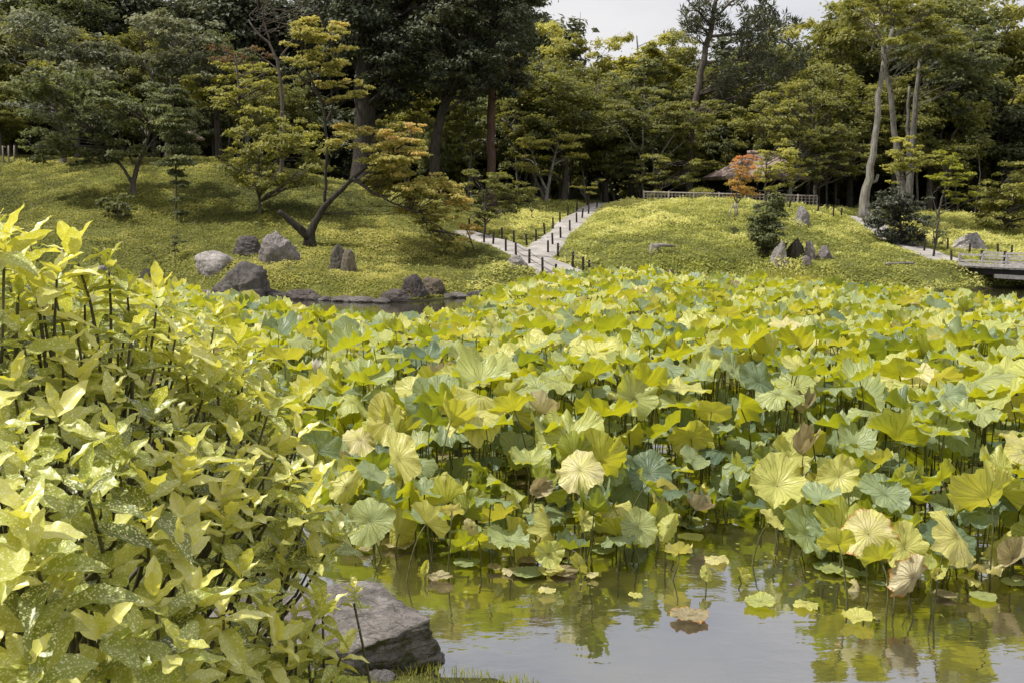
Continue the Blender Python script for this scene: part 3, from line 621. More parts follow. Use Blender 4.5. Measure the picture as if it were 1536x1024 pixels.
def leaf_matrix(L):
    n = Vector(nvec(L['tilt'], L['az'])); q = Vector((0, 0, 1)).rotation_difference(n)
    spin = L['spin'] if L['kind'] not in ('sag', 'fold') else L['az'] + math.pi / 2 + (L['spin'] - 3.14) * .25
    return Matrix.Translation(Vector(L['c'])) @ q.to_matrix().to_4x4() @ Matrix.Rotation(spin, 4, 'Z') @ Matrix.Diagonal((L['r'] * L.setdefault('ax', .74 + .34 * ((L['spin'] * 7.31) % 1)), L['r'] * 1.04, L['r'] * (.75 + .5 * ((L['spin'] * 3.77) % 1)), 1))
def stem_pts(L, n=8):
    c = np.array(L['c']); nrm = nvec(L['tilt'], L['az']); top = c - nrm * L['r'] * .06
    if L['b'] is None:
        k = L['c'][2] * .28; L['b'] = (c[0] - nrm[0] * k + rs.normal(0, .05), c[1] - nrm[1] * k + rs.normal(0, .05))
    b = np.array([L['b'][0], L['b'][1], -.25]); m1 = b + (top - b) * .55 + np.array([rs.normal(0, .03), rs.normal(0, .03), .05]); m2 = top - nrm * min(.16, .4 * (top[2] + .1)) 
    t = np.linspace(0, 1, n)[:, None]
    return (1 - t) ** 3 * b + 3 * (1 - t) ** 2 * t * m1 + 3 * (1 - t) * t ** 2 * m2 + t ** 3 * top
def inview(L): 
    x, y = L['c'][0], L['c'][1]; px = 768 + x / y * 1493
    return -20 < px < 1556 and not (px < 400 and y < 9)
for L in LEAVES: L['sc'] = (9 if L['sp'] else 0) + (L['r'] / L['c'][1] if inview(L) else 0)
LEAVES.sort(key=lambda L: -L['sc'])
N_IND = 296
def zone(L):
    x, y = L['c'][0], L['c'][1]; px = 768 + x / y * 1493
    a = 'at the water edge' if poly_sd(L['b'][0], L['b'][1], FIELD) > -.7 else ('in the near bed' if y < 9 else 'in the middle bed' if y < 12.5 else 'in the far bed')
    b = 'by the spotted shrub' if px < 560 else 'left of centre' if px < 760 else 'near the centre' if px < 960 else 'right of centre' if px < 1180 else 'toward the right' if px < 1370 else 'at the right edge'
    return a + ' ' + b
for L in LEAVES[:N_IND]:
    sp_ = stem_pts(L); bx, by = L['b']
    if L['lab'] is None:
        t = L['tint']; hue = 'blue-green' if t < .2 else 'green' if t < .4 else 'yellow-green' if t < .7 else 'pale yellow' if t < .86 else 'brown'
        frm = {'flat': 'flat', 'cup': 'cupped', 'bowl': 'bowl-shaped', 'reflex': 'arched', 'fold': 'folded', 'sag': 'drooping', 'funnel': 'funnel-shaped', 'wither': 'shrivelled'}[L['kind']]
        L['lab'] = (('large ' if L['r'] > .235 else 'small ' if L['r'] < .165 else '') + hue + ' ' + frm + ' lotus leaf ' + zone(L))
    t_ = thing('lotus_leaf', L['lab'], 'lotus leaf', (bx, by, 0), group='lotus leaves standing in the pond')
    o = put('blade', BL[L['kind']][L['j']], t_); o.matrix_local = Matrix.Translation((-bx, -by, 0)) @ leaf_matrix(L); o.color = (L['tint'], 1 if 'with orange' in L['lab'] or 'burnt' in L['lab'] else 0, 0, 1)
    g_ = Geo(); g_.tube(sp_ - np.array([bx, by, 0]), np.linspace(.0065, .0045, len(sp_)), 6)
    put('stalk', g_.mesh('lotus_stalk', [MAT['stem'] if L['kind'] != 'wither' else MAT['stem_dry']]), t_)
Vs, Fs, Us, As, Ms = [], [], [], [], []; n0 = 0
for L in LEAVES[N_IND:]:
    V, F, uv = BLlo[L['kind']][L['j']]; mm = np.array(leaf_matrix(L)); Vw = V @ mm[:3, :3].T + mm[:3, 3]
    Vs.append(Vw); Fs.append(F + n0); Us.append(uv); As.append(np.full(len(V), L['tint'])); Ms.append(np.zeros(len(F), int)); n0 += len(V)
    g_ = Geo(); g_.tube(stem_pts(L, 4), .006, 4); V = np.vstack(g_.V); F = np.vstack(g_.F)
    Vs.append(V); Fs.append(F + n0); Us.append(np.zeros((len(V), 2))); As.append(np.zeros(len(V))); Ms.append(np.ones(len(F), int)); n0 += len(V)
bed = put('lotus_bed', mesh_np('lotus_bed', np.vstack(Vs), np.vstack(Fs), uv=np.vstack(Us), attrs={'tint': np.concatenate(As)}, mats=[MAT['lotus'], MAT['stem']], midx=np.concatenate(Ms)))
bed.color = (0, 0, 0, 1); tag(bed, 'dense mass of smaller and farther lotus leaves filling the pond', 'lotus', kind='stuff')
print('LEAVES', len(LEAVES))

# floating leaves
for (px, py, w, kind, tint, lab) in [
    (820, 889, 27, 'flat', .80, 'round yellow lotus leaf floating alone near the centre'),
    (953, 896, 22, 'flat', .70, 'small pale lotus leaf floating right of the round yellow one'),
    (1035, 926, 58, 'flat', .99, 'yellow and purple-brown lotus leaf floating on bright water'),
    (1287, 931, 52, 'cup', .66, 'yellow-green lotus leaf with raised rim floating at lower right'),
    (1208, 908, 38, 'reflex', .62, 'arched yellow-green lotus leaf floating left of the raised-rim one'),
    (1247, 857, 38, 'flat', .38, 'flat pale green lotus leaf floating behind the raised-rim one'),
    (1084, 779, 24, 'flat', .42, 'small round green lotus leaf floating in the centre-right gap'),
    (1012, 775, 36, 'flat', .9, 'purplish lotus leaf floating in the centre-right gap'),
    (1018, 786, 34, 'flat', .35, 'green lotus leaf floating just below the purplish one'),
    (770, 857, 36, 'reflex', .90, 'curled cream and yellow leaf lying on the water near the upright round pair'),
    (742, 853, 26, 'flat', .97, 'brown lotus leaf flat on the water left of the curled cream one'),
    (660, 868, 40, 'flat', .95, 'brown and cream leaf lying on the water at the foot of the long stalk'),
    (548, 826, 22, 'flat', .96, 'amber leaf floating in the shade near the shrub'),
    (598, 818, 50, 'flat', .92, 'tan lotus leaf floating below the round grey-green leaf'),
    (826, 858, 44, 'flat', .74, 'yellow lotus leaf edge-on at the water under the cut-edged leaf'),
    (905, 815, 40, 'flat', .55, 'light green lotus leaf floating at the front of the bed'),
    (1075, 840, 40, 'reflex', .80, 'yellow curled lotus leaf at the water right of the ribbed one'),
    (889, 865, 20, 'flat', .82, 'small golden leaf floating right of the narrow dangling leaf'),
    (1140, 905, 50, 'flat', .45, 'olive lotus leaf lying just under the surface at centre right')]:
    b = WZ(px, py, .012); d = b[1]
    o = put('floating_leaf', BL[kind][len(lab) % KINDS[kind]], None, (b[0], b[1], .03), (0, 0, rs.uniform(0, 6)), (PX(w, d) / 2, PX(w, d) / 2, PX(w, d) / 3.2)); o.color = (tint, 1 if 'purple' in lab and 'yellow' in lab else 0, 0, 1)
    tag(o, lab, 'floating leaf', 'leaves floating on the water')
V, F = [], []
# small pads and litter low under the bed, mostly dark between the stalks
g = np.random.RandomState(3); Vs, Fs, Us, As = [], [], [], []; n0 = 0; k = 0
cx = g.uniform(-5, 8, 2600); cy = g.uniform(6.2, 14, 2600); sd = poly_sd(cx, cy, FIELD)
for x, y, s in zip(cx, cy, sd):
    bit = s > .05
    if s > 2.2 or abs(x) > y * .6 or poly_sd([x], [y], POND)[0] > -.1 or g.rand() < (.45 if bit else .6): continue
    V, F, uv = BLlo['flat'][k % 4]; k += 1; r = g.uniform(.006, .016) if bit else g.uniform(.03, .11); a = g.uniform(0, 6); ca, sa = math.cos(a) * r, math.sin(a) * r
    Vs.append(np.stack([V[:, 0] * ca - V[:, 1] * sa + x, V[:, 0] * sa + V[:, 1] * ca + y, V[:, 2] * r * .25 + .018 + .0006 * (k % 23)], 1)); Fs.append(F + n0); Us.append(uv); As.append(np.full(len(V), g.choice([.1, .25, .35, .5, .45, 1.0]))); n0 += len(V)
o = put('floating_litter', mesh_np('floating_litter', np.vstack(Vs), np.vstack(Fs), uv=np.vstack(Us), attrs={'tint': np.concatenate(As)}, mats=[MAT['lotus']])); o.color = (0, 0, 0, 1)
tag(o, 'dead and young lotus pads floating between the stalks', 'leaf litter', kind='stuff')

# flowers, buds, seed heads
def petal_geo(open_, n, seed):
    g = Geo(); q = np.random.RandomState(seed)
    for layer in range(3):
        for i in range(n):
            a = 2 * math.pi * (i + layer * .5) / n + q.normal(0, .08); sp = open_ * (1 - layer * .28)
            u = np.linspace(0, 1, 7); w = np.sin(np.pi * np.clip(u * .92 + .06, 0, 1)) ** .8 * .36
            rad = .12 + sp * np.sin(u * math.pi * .62) * .62; zz = u * (1.15 - .15 * layer)
            rad = rad * (1 - .55 * (1 - open_) * u ** 3)
            V = []
            for j in range(7):
                for s in (-1, 0, 1):
                    b = a + s * w[j] / (rad[j] + .22); r_ = rad[j] - (0 if s else -.03)
                    V.append((r_ * math.cos(b), r_ * math.sin(b), zz[j]))
            F = [(j * 3 + s, j * 3 + s + 1, j * 3 + s + 4, j * 3 + s + 3) for j in range(6) for s in (0, 1)]
            g.add(V, F)
    return g
for i, (px, py, d, w, op, lab) in enumerate([(474, 548, 11.5, 21, .85, 'fully rounded white lotus flower beside the spotted-leaf shrub'), (448, 481, 15.5, 16, .5, 'white lotus flower half open left of centre in the far bed'),
        (397, 473, 16.5, 13, .35, 'white lotus bud left of the half open flower'), (313, 441, 20, 11, .5, 'small white lotus flower in front of the largest far-shore boulder'), (625, 526, 12.8, 22, .55, 'creamy oval lotus flower among leaves in the middle left'),
        (187, 413, 22, 8, .2, 'tiny closed lotus bud above the left far leaves'), (157, 376, 21, 9, .2, 'topmost closed lotus bud in front of the tree stump'), (1439, 588, 11.2, 12, .15, 'closed pale green lotus bud toward the right edge'), (1365, 590, 11.3, 12, .2, 'closed cream lotus bud left of the pale green one'), (93, 380, 20, 10, .2, 'closed lotus bud at the far left')]):
    c = P(px, py, d); r = PX(w, d) / 2
    t = thing('lotus_flower', lab, 'flower', (c[0], c[1], 0), group='lotus flowers and buds')
    put('petals', petal_geo(op, 7, i).mesh('petals', [MAT['petal']]), t, (0, 0, c[2] - r), (.1, .1, i), (r * 1.15 if op > .3 else r * 1.3,) * 2 + (r * 1.75,))
    g_ = Geo(); g_.tube([(.03, .02, -.2), (.01, 0, c[2] * .5), (0, 0, c[2] - r * .9)], .007, 6); put('stalk', g_.mesh('stalk', [MAT['stem']]), t)
# ------------------------------------------------------------------ spotted-leaf shrub (aucuba habit)
def auc_leaf(L, Wd, curl, fold, q):
    """one leaf along +x, returns verts, faces, uv(metres), mid"""
    nu, nv = 11, 5; u = np.linspace(0, 1, nu); v = np.array([-1, -.55, 0, .55, 1])
    prof = np.sin(np.pi * u ** .88) ** .75 * (1 - .18 * u); prof[0] = .05; prof[-1] = 0.02
    teeth = 1 + np.where((u > .35) & (u < .95), .10 * (np.arange(nu) % 2), 0)
    U, Vv = np.meshgrid(u, v, indexing='ij'); w = (prof * teeth)[:, None] * Wd / 2
    ang = curl * U; x = L * np.where(abs(curl) > 1e-3, np.sin(ang) / curl, U); z = -L * (1 - np.cos(ang)) / curl if abs(curl) > 1e-3 else U * 0
    y = Vv * w * math.cos(fold); z = z + np.abs(Vv) * w * math.sin(fold) + .0035 * np.sin(U * 16 + q) * np.abs(Vv)
    P_ = np.stack([x, y, z], -1).reshape(-1, 3)
    F = [(i * nv + j, (i + 1) * nv + j, (i + 1) * nv + j + 1, i * nv + j + 1) for i in range(nu - 1) for j in range(nv - 1)]
    uv = np.stack([U * L, Vv * w], -1).reshape(-1, 2)
    return P_, np.array(F), uv, Vv.reshape(-1)
def rosette(base, axis, size, n, g, out, tintb):
    """whorl of n leaves at a shoot tip"""
    a = Vector(axis).normalized(); q = Vector((0, 0, 1)).rotation_difference(a).to_matrix(); ph = g.uniform(0, 6.28)
    for i in range(n):
        lay = i // 2; f = i / max(1, n - 1)
        el = R(-6 + 62 * f + g.normal(0, 8)); az = ph + (i % 2) * math.pi + lay * 1.5 + g.normal(0, .12)
        L = size * (1.0 - .42 * f) * g.uniform(.8, 1.15); W_ = L * g.uniform(.40, .50)
        P_, F, uv, mid = auc_leaf(L, W_, g.uniform(.15, .8) * (1 if f < .6 else .25), R(g.uniform(10, 30)), g.uniform(0, 6))
        m = (Matrix.Rotation(az, 3, 'Z') @ Matrix.Rotation(-el, 3, 'Y') @ Matrix.Rotation(g.normal(0, .13), 3, 'X'))
        m = np.array(q @ m); off = np.array(base) - np.array(a) * (.022 * (lay - .5) * -1)
        out['V'].append(P_ @ m.T + off); out['F'].append(F + out['n']); out['n'] += len(P_)
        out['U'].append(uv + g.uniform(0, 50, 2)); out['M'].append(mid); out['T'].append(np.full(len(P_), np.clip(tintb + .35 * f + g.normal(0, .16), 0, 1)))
def newout(): return dict(V=[], F=[], U=[], M=[], T=[], n=0)
def outmesh(o, name, mat): return mesh_np(name, np.vstack(o['V']), np.vstack(o['F']), uv=np.vstack(o['U']), attrs={'mid': np.concatenate(o['M']), 'tint': np.concatenate(o['T'])}, mats=[mat])
def shrub(name, label, outline, depth, n, root, seed, layers=(0, .3, .65), size=(.125, .175), cand=9000, mind=60, skirt=None):
    g = np.random.RandomState(seed); O = np.array(outline, float); out = newout(); dry = newout(); tw = Geo()
    lo, hi = O.min(0), O.max(0); tips = []
    for li, back in enumerate(layers):
        pts = []; pp = g.uniform(lo, hi, (cand, 2)); inside = poly_sd(pp[:, 0], pp[:, 1], O) < (-4 if li == 0 else -30)
        for p in pp[inside]:
            d = depth(p[0], p[1]); m = mind * 2.6 / (d + .3) * (1 + .15 * li)
            if skirt and skirt(p[0], p[1]) and (li > 0 or g.rand() < .76): continue
            if all((p[0] - q[0]) ** 2 + ((p[1] - q[1]) * 1.25) ** 2 > m * m for q in pts):
                pts.append(p); tips.append((P(p[0], p[1], d + back + g.uniform(-.1, .12)), li))
            if len(pts) > n: break
    cen = np.array([root[0], root[1], root[2] + .5])
    for (t, li) in tips:
        ax = (t - cen); ax[2] = max(ax[2], .1); ax /= np.linalg.norm(ax); ax = ax * .42 + np.array([0, -.18, .9]) + g.normal(0, .17, 3)
        dead = g.rand() < .012 and li == 0
        rosette(t, ax, g.uniform(*size), g.randint(6, 10), g, dry if dead else out, .52 + g.normal(0, .2) - .33 * li)  # tint drops per layer, painting shade into the shrub's interior
        a = ax / np.linalg.norm(ax)
        b = t - a * .17; c = b * .74 + cen * .26 + g.normal(0, .05, 3) - np.array([0, 0, .05])
        tt = np.linspace(0, 1, 5)[:, None]; tw.tube((1 - tt) ** 2 * c + 2 * (1 - tt) * tt * (b - a * .05) + tt ** 2 * (t + a * .015), np.linspace(.008, .0035, 5), 5)
        if g.rand() < .45:                             # lower pair further down the shoot
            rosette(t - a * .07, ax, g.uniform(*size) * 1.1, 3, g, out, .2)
    for k in range(34):                               # main stems from the ground
        a = root + np.array([g.normal(0, .16), g.normal(0, .16), -.1]); a[2] = Hs(a[0], a[1]) - .1
        e = tips[g.randint(len(tips))][0] * .75 + cen * .25; m = (a + e) / 2 + np.array([g.normal(0, .12), g.normal(0, .12), .1])
        tt = np.linspace(0, 1, 9)[:, None]; tw.tube((1 - tt) ** 2 * a + 2 * (1 - tt) * tt * m + tt ** 2 * e, np.linspace(.017, .007, 9), 6)
    root_ = thing(name, label, 'shrub', root)
    off = tuple(-np.array(root))
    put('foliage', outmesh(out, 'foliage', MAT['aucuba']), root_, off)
    if dry['n']: tag(put('dry_leaves', outmesh(dry, 'dry_leaves', MAT['aucuba_dry']), root_, off), 'orange-brown drying leaves', None)
    put('branches', tw.mesh('branches', [MAT['twig']]), root_, off)
    return root_
def dep_main(px, py):                                 # nearer at lower left, farther at upper right
    return 1.75 + 1.45 * sstep((px + 60) / 620) + 1.15 * sstep((880 - py) / 520)
root1 = np.array([-1.35, 2.9, Hs(-1.35, 2.9)])
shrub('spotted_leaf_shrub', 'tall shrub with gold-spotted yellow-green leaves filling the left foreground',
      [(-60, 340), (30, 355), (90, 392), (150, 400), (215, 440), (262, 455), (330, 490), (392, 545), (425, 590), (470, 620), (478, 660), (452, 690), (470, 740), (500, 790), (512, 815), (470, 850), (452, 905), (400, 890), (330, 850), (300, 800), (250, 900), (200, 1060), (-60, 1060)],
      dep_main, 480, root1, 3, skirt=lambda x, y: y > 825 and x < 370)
# the high shoot at the very left and loose shoots at the lower edge belong to neighbouring plants
root2 = np.array([-.95, 2.35, Hs(-.95, 2.35)])
shrub('spotted_leaf_shrub', 'lower gold-spotted shrub at bottom left in front of the flat boulder',
      [(240, 905), (330, 880), (420, 920), (470, 935), (520, 985), (470, 1060), (200, 1060), (200, 980)], lambda x, y: 2.15 + .75 * sstep((x - 200) / 300), 40, root2, 5, layers=(0, .2), size=(.13, .17), mind=52)
def sprig(label, tips, foot, seed, size):
    g = np.random.RandomState(seed); out = newout(); tw = Geo(); f = np.array([foot[0], foot[1], Hs(*foot)])
    for p in tips:
        c = P(*p); rosette(c, (g.normal(0, .15), g.normal(0, .15) - .1, 1), size, 8, g, out, .55); rosette(c + np.array([0, 0, .03]), (0, 0, 1), size * .8, 5, g, out, .7)
        tt = np.linspace(0, 1, 6)[:, None]; m = (f + c) / 2 + np.array([.04, .02, -.1]); tw.tube((1 - tt) ** 2 * f + 2 * (1 - tt) * tt * m + tt ** 2 * c, np.linspace(.007, .004, 6), 5)
    r_ = thing('leafy_shoot', label, 'shoot', f); put('foliage', outmesh(out, 'foliage', MAT['aucuba']), r_, -f); put('stem', tw.mesh('stem', [MAT['twig']]), r_, -f)
sprig('upright spotted shoot standing in front of the flat boulder', [(531, 905, 3.1)], (-.46, 3.3), 4, .075)
sprig('pair of spotted shoots rising beside the flat boulder left of the single one', [(484, 920, 3.0), (462, 985, 2.9), (440, 940, 3.0)], (-.7, 3.1), 6, .085)
sprig('highest spotted shoot at the far left edge with two broad leaves', [(6, 395, 2.7), (-30, 380, 2.6)], (-1.9, 3.2), 8, .19)

# ------------------------------------------------------------------ grass and ground cover
def blades(name, label, x, y, z, hgt, wid, mat, seed, lean=.5, cat='grass'):
    g = np.random.RandomState(seed); n = len(x); a = g.uniform(0, 6.28, n); ln = np.abs(g.normal(0, lean, n)); la = g.uniform(0, 6.28, n)
    dx, dy = np.cos(a) * wid / 2, np.sin(a) * wid / 2; lx, ly = np.cos(la) * ln * hgt, np.sin(la) * ln * hgt
    V = np.stack([np.stack([x - dx, y - dy, z], 1), np.stack([x + dx, y + dy, z], 1), np.stack([x + lx * .4 + dx * .7, y + ly * .4 + dy * .7, z + hgt * .6], 1), np.stack([x + lx * .4 - dx * .7, y + ly * .4 - dy * .7, z + hgt * .6], 1), np.stack([x + lx + dx * .1, y + ly, z + hgt * .95], 1), np.stack([x + lx - dx * .1, y + ly, z + hgt * .97], 1)], 1).reshape(-1, 3)
    b = np.arange(n)[:, None] * 6; F = np.concatenate([b + [0, 1, 2, 3], b + [3, 2, 4, 5]])
    t = np.repeat(np.clip(.5 + .3 * fbm(x * .9, y * .9, o=3, seed=seed) + g.normal(0, .16, n), 0, 1), 6)
    o = put(name, mesh_np(name, V, F, attrs={'tint': t}, mats=[mat])); return tag(o, label, cat, kind='stuff')
g = np.random.RandomState(12)
x = g.uniform(-3.4, 3.0, 90000); y = g.uniform(2.2, 8.5, 90000); sd = poly_sd(x, y, POND); k = (sd > -.03); x, y = x[k], y[k]
blades('lawn_grass', 'short bright lawn grass on the near bank', x, y, H(x, y) - .01, g.uniform(.02, .055, len(x)), .006, MAT['grass'], 1)
def cover(name, label, xr, yr, n, seed, test, size=.085, mat='cover', mound=.16):
    g = np.random.RandomState(seed); y = yr[0] + (yr[1] - yr[0]) * g.rand(n) ** 1.35; x = g.uniform(xr[0], xr[1], n)
    k = (np.abs(x) < y * .545 + 1.5) & (poly_sd(x, y, POND) > .12) & test(x, y); x, y = x[k], y[k]
    bare = (vnoise(x * .75, y * .75, seed=40) + .4 * vnoise(x * 2.6, y * 2.6, seed=41) > .52) & (g.rand(len(x)) < .8); x, y = x[~bare], y[~bare]
    k = path_dist(x, y) > .10 - .2 * g.rand(len(x)) ** 3; x, y = x[k], y[k]; n = len(x)
    tu = vnoise(x * 2.3, y * 2.3, seed=31) * .5 + .5; tu2 = vnoise(x * .8, y * .8, seed=32) * .5 + .5; big = vnoise(x * .22, y * .22, seed=35)
    pd = path_dist(x, y); edge = np.clip(pd / .8, .15, 1)
    hz = mound * (tu ** 1.5) * (.4 + tu2) * edge; z = H(x, y) + g.uniform(0, 1, n) ** .5 * (hz + .03)
    s = size * g.uniform(.6, 1.5, n) * (1 + (y - 28) * .012); a = g.uniform(0, 6.28, n); up = np.stack([g.normal(0, .55, n), g.normal(-.15, .55, n), np.abs(g.normal(.9, .4, n))], 1); up /= np.linalg.norm(up, axis=1)[:, None]
    d = np.stack([np.cos(a), np.sin(a), g.uniform(-.1, .7, n)], 1); d -= up * (d * up).sum(1)[:, None]; d /= np.linalg.norm(d, axis=1)[:, None]; e = np.cross(up, d)
    c = np.stack([x, y, z], 1); s = s[:, None]
    V = np.stack([c, c + d * s * .5 + e * s * .27, c + d * s * 1.1 - up * s * .15, c + d * s * .5 - e * s * .27], 1).reshape(-1, 3)
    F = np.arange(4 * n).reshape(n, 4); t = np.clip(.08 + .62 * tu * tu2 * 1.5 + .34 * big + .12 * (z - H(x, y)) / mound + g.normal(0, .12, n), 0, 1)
    o = put(name, mesh_np(name, V, F, attrs={'tint': np.repeat(t, 4)}, mats=[MAT[mat]], smooth=False)); return tag(o, label, 'ground cover', kind='stuff')
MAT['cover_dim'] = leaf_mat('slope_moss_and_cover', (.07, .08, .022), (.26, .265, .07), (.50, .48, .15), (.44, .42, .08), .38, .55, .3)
split = lambda x, y: x < -1.2 + (y - 28) * .10
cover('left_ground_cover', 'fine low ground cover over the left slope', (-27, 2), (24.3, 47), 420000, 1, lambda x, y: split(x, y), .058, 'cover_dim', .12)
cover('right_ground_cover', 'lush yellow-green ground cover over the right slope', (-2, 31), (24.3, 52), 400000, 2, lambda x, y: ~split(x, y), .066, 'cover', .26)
g = np.random.RandomState(13)
c = WZ(1165, 425, .3)
x = c[0] + g.normal(0, .75, 1500); y = 28.3 + g.normal(0, .22, 1500)
blades('tall_grass', 'tall arching sedge clump below the stone group on the right slope', x, y, H(x, y), g.uniform(.3, .6, len(x)), .022, MAT['bright'], 4, .5)

# ------------------------------------------------------------------ trees
def leaf_cloud(pads, g, leaf, droop=.25, upb=.9):
    """pads: (cx,cy,cz, rx, ry, rz, n, tint). small folded leaf quads"""
    C, T, O = [], [], []
    for (cx, cy, cz, rx, ry, rz, n, tn) in pads:
        n = int(n); k = max(3, int(n / 70)); u = g.normal(size=(k, 3)); u /= np.linalg.norm(u, axis=1)[:, None]; u *= (g.uniform(.35, 1, (k, 1)) ** .6); u[:, 2] = np.where(u[:, 2] < -.3, u[:, 2] * .5, u[:, 2])
        ct = g.normal(0, .10, k); i = g.randint(0, k, n); q = g.normal(0, .21, (n, 3)) * np.array([1.15, 1.15, .75]) + u[i]
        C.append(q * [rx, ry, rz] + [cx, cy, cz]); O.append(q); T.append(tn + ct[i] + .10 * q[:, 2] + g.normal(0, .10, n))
    C = np.vstack(C); O = np.vstack(O); T = np.clip(np.concatenate(T), 0, 1); n = len(C)
    up = O * .55 + g.normal(0, .5, (n, 3)); up[:, 2] += upb; up /= np.linalg.norm(up, axis=1)[:, None]
    d = O + g.normal(0, .8, (n, 3)); d[:, 2] -= droop; d -= up * (d * up).sum(1)[:, None]; d /= np.linalg.norm(d, axis=1)[:, None] + 1e-9; e = np.cross(up, d)
    s = (leaf * g.uniform(.6, 1.35, n))[:, None]
    V = np.stack([C - d * s * .5, C + e * s * .30 + up * s * .05, C + d * s * .55 - up * s * .12, C - e * s * .30 + up * s * .05], 1).reshape(-1, 3)
    return V, np.arange(4 * n).reshape(n, 4), np.repeat(T, 4)
def needle_cloud(pads, g, leaf):
    C, T, D = [], [], []
    for (cx, cy, cz, rx, ry, rz, n, tn) in pads:
        n = int(n); k = max(4, n // 34); u = g.normal(size=(k, 3)); u /= np.linalg.norm(u, axis=1)[:, None]; u *= g.uniform(.1, 1, (k, 1)) ** .5
        i = g.randint(0, k, n); C.append(u[i] * [rx, ry, rz] + [cx, cy, cz]); T.append(tn + g.normal(0, .12, k)[i]); v = u[i] * .5 + g.normal(0, .55, (n, 3)); v[:, 2] += .45; D.append(v)
    C = np.vstack(C); D = np.vstack(D); T = np.clip(np.concatenate(T), 0, 1); n = len(C); D /= np.linalg.norm(D, axis=1)[:, None]
    e = np.cross(D, g.normal(size=(n, 3))); e /= np.linalg.norm(e, axis=1)[:, None] + 1e-9; s = (leaf * g.uniform(.7, 1.3, n))[:, None]
    C = C + D * s * .2
    V = np.stack([C, C + D * s * .5 + e * s * .09, C + D * s, C + D * s * .5 - e * s * .09], 1).reshape(-1, 3)
    return V, np.arange(4 * n).reshape(n, 4), np.repeat(T, 4)
def bez(a, b, sag, g, n=7, wob=.06):
    a = np.array(a, float); b = np.array(b, float); L = np.linalg.norm(b - a); m = (a + b) / 2 + np.array([0, 0, sag * L]) + g.normal(0, wob * L, 3)
    t = np.linspace(0, 1, n)[:, None]; p = (1 - t) ** 2 * a + 2 * (1 - t) * t * m + t ** 2 * b
    p[1:-1] += g.normal(0, wob * .25 * L, (n - 2, 3)); return p
def wiggle(pts, g, n=18, amp=.02):
    pts = np.array(pts, float); L = np.concatenate([[0], np.cumsum(np.linalg.norm(np.diff(pts[:, :3], axis=0), axis=1))]); s = np.linspace(0, L[-1], n)
    q = np.stack([np.interp(s, L, pts[:, i]) for i in range(pts.shape[1])], 1)
    for _ in range(2): q[1:-1] = (q[:-2] + 2 * q[1:-1] + q[2:]) / 4
    q[1:-1, :3] += g.normal(0, amp * L[-1] / 6, (n - 2, 3)); return q
def tree_meshes(trunks, pads, seed, leaf, bark, leafm, twig=1.0, cloud=leaf_cloud, limb_r=None, flare=True, **kw):
    """trunks: lists of (x,y,z,r); pads as above; limbs grow from the trunks to every pad"""
    g = np.random.RandomState(seed); w = Geo(); nodes = []
    for tr in trunks:
        q = wiggle(tr, g); r = q[:, 3].copy()
        if flare and tr is trunks[0]: r[0] *= 1.5; r[1] *= 1.15
        w.tube(q[:, :3], r, 9 if r[0] > .1 else 6); nodes.append(q)
    N = np.vstack(nodes)
    for p in pads:
        c = np.array(p[:3]); below = N[(N[:, 2] < c[2] + .2 * p[5]) & (N[:, 2] > trunks[0][0][2] + .15 * (N[:, 2].max() - trunks[0][0][2]))]
        if not len(below): below = N
        dd = np.linalg.norm(below[:, :3] - c, axis=1) + np.abs(below[:, 2] - (c[2] - .5 * np.linalg.norm(below[:, :2] - c[:2], axis=1))) * .8
        o = below[dd.argmin()]; r0 = (limb_r or min(o[3] * .6, .03 + .02 * np.linalg.norm(o[:3] - c))) * twig
        q = bez(o[:3], c, .08, g); w.tube(q, np.linspace(r0, r0 * .3, len(q)), 5)
        for k in range(4):
            e = c + g.normal(0, .55, 3) * p[3:6]; s_ = q[g.randint(3, 6)]; b = bez(s_, e, .05, g, 5); w.tube(b, np.linspace(r0 * .4, r0 * .12, 5), 4)
    wood_ = w.mesh('trunk', [MAT[bark]])
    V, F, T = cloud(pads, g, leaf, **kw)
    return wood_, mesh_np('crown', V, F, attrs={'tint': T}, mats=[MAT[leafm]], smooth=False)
def place(name, label, cat, meshes, loc, rotz=0, scale=1.0, group=None):
    t = thing(name, label, cat, loc, rotz, group); t.scale = (scale,) * 3 if not hasattr(scale, '__len__') else scale
    put('trunk', meshes[0], t); put('crown', meshes[1], t); return t

def env_pads(g, n, c, rad, pr, nl, tint=.5, flat=.82, hollow=.45, low=-.75):
    out = []
    while len(out) < n:
        u = g.normal(size=3); u /= np.linalg.norm(u); 
        if u[2] < low: continue
        u *= g.uniform(hollow, 1.0); s = pr * g.uniform(.7, 1.3)
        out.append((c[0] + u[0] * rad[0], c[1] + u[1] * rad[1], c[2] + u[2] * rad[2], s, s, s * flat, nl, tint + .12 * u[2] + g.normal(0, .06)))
    return out
def v_broad(seed, leafm='evergreen', bark='bark_dark', h=12, n=46, nl=430, leaf=.25, spread=3.4, tint=.45):
    g = np.random.RandomState(seed); tr = [[(0, 0, -.4, .26), (g.normal(0, .2), g.normal(0, .2), h * .35, .2), (g.normal(0, .5), g.normal(0, .5), h * .8, .07)]]
    for k in range(3):
        a = g.uniform(0, 6.28); tr.append([(0, 0, h * g.uniform(.22, .4), .14), (math.cos(a) * spread * .4, math.sin(a) * spread * .4, h * .58, .1), (math.cos(a) * spread * .7, math.sin(a) * spread * .7, h * .82, .04)])
    return tree_meshes(tr, env_pads(g, n, (0, 0, h * .57), (spread, spread, h * .44), spread * .34, nl, tint), seed, leaf, bark, leafm)
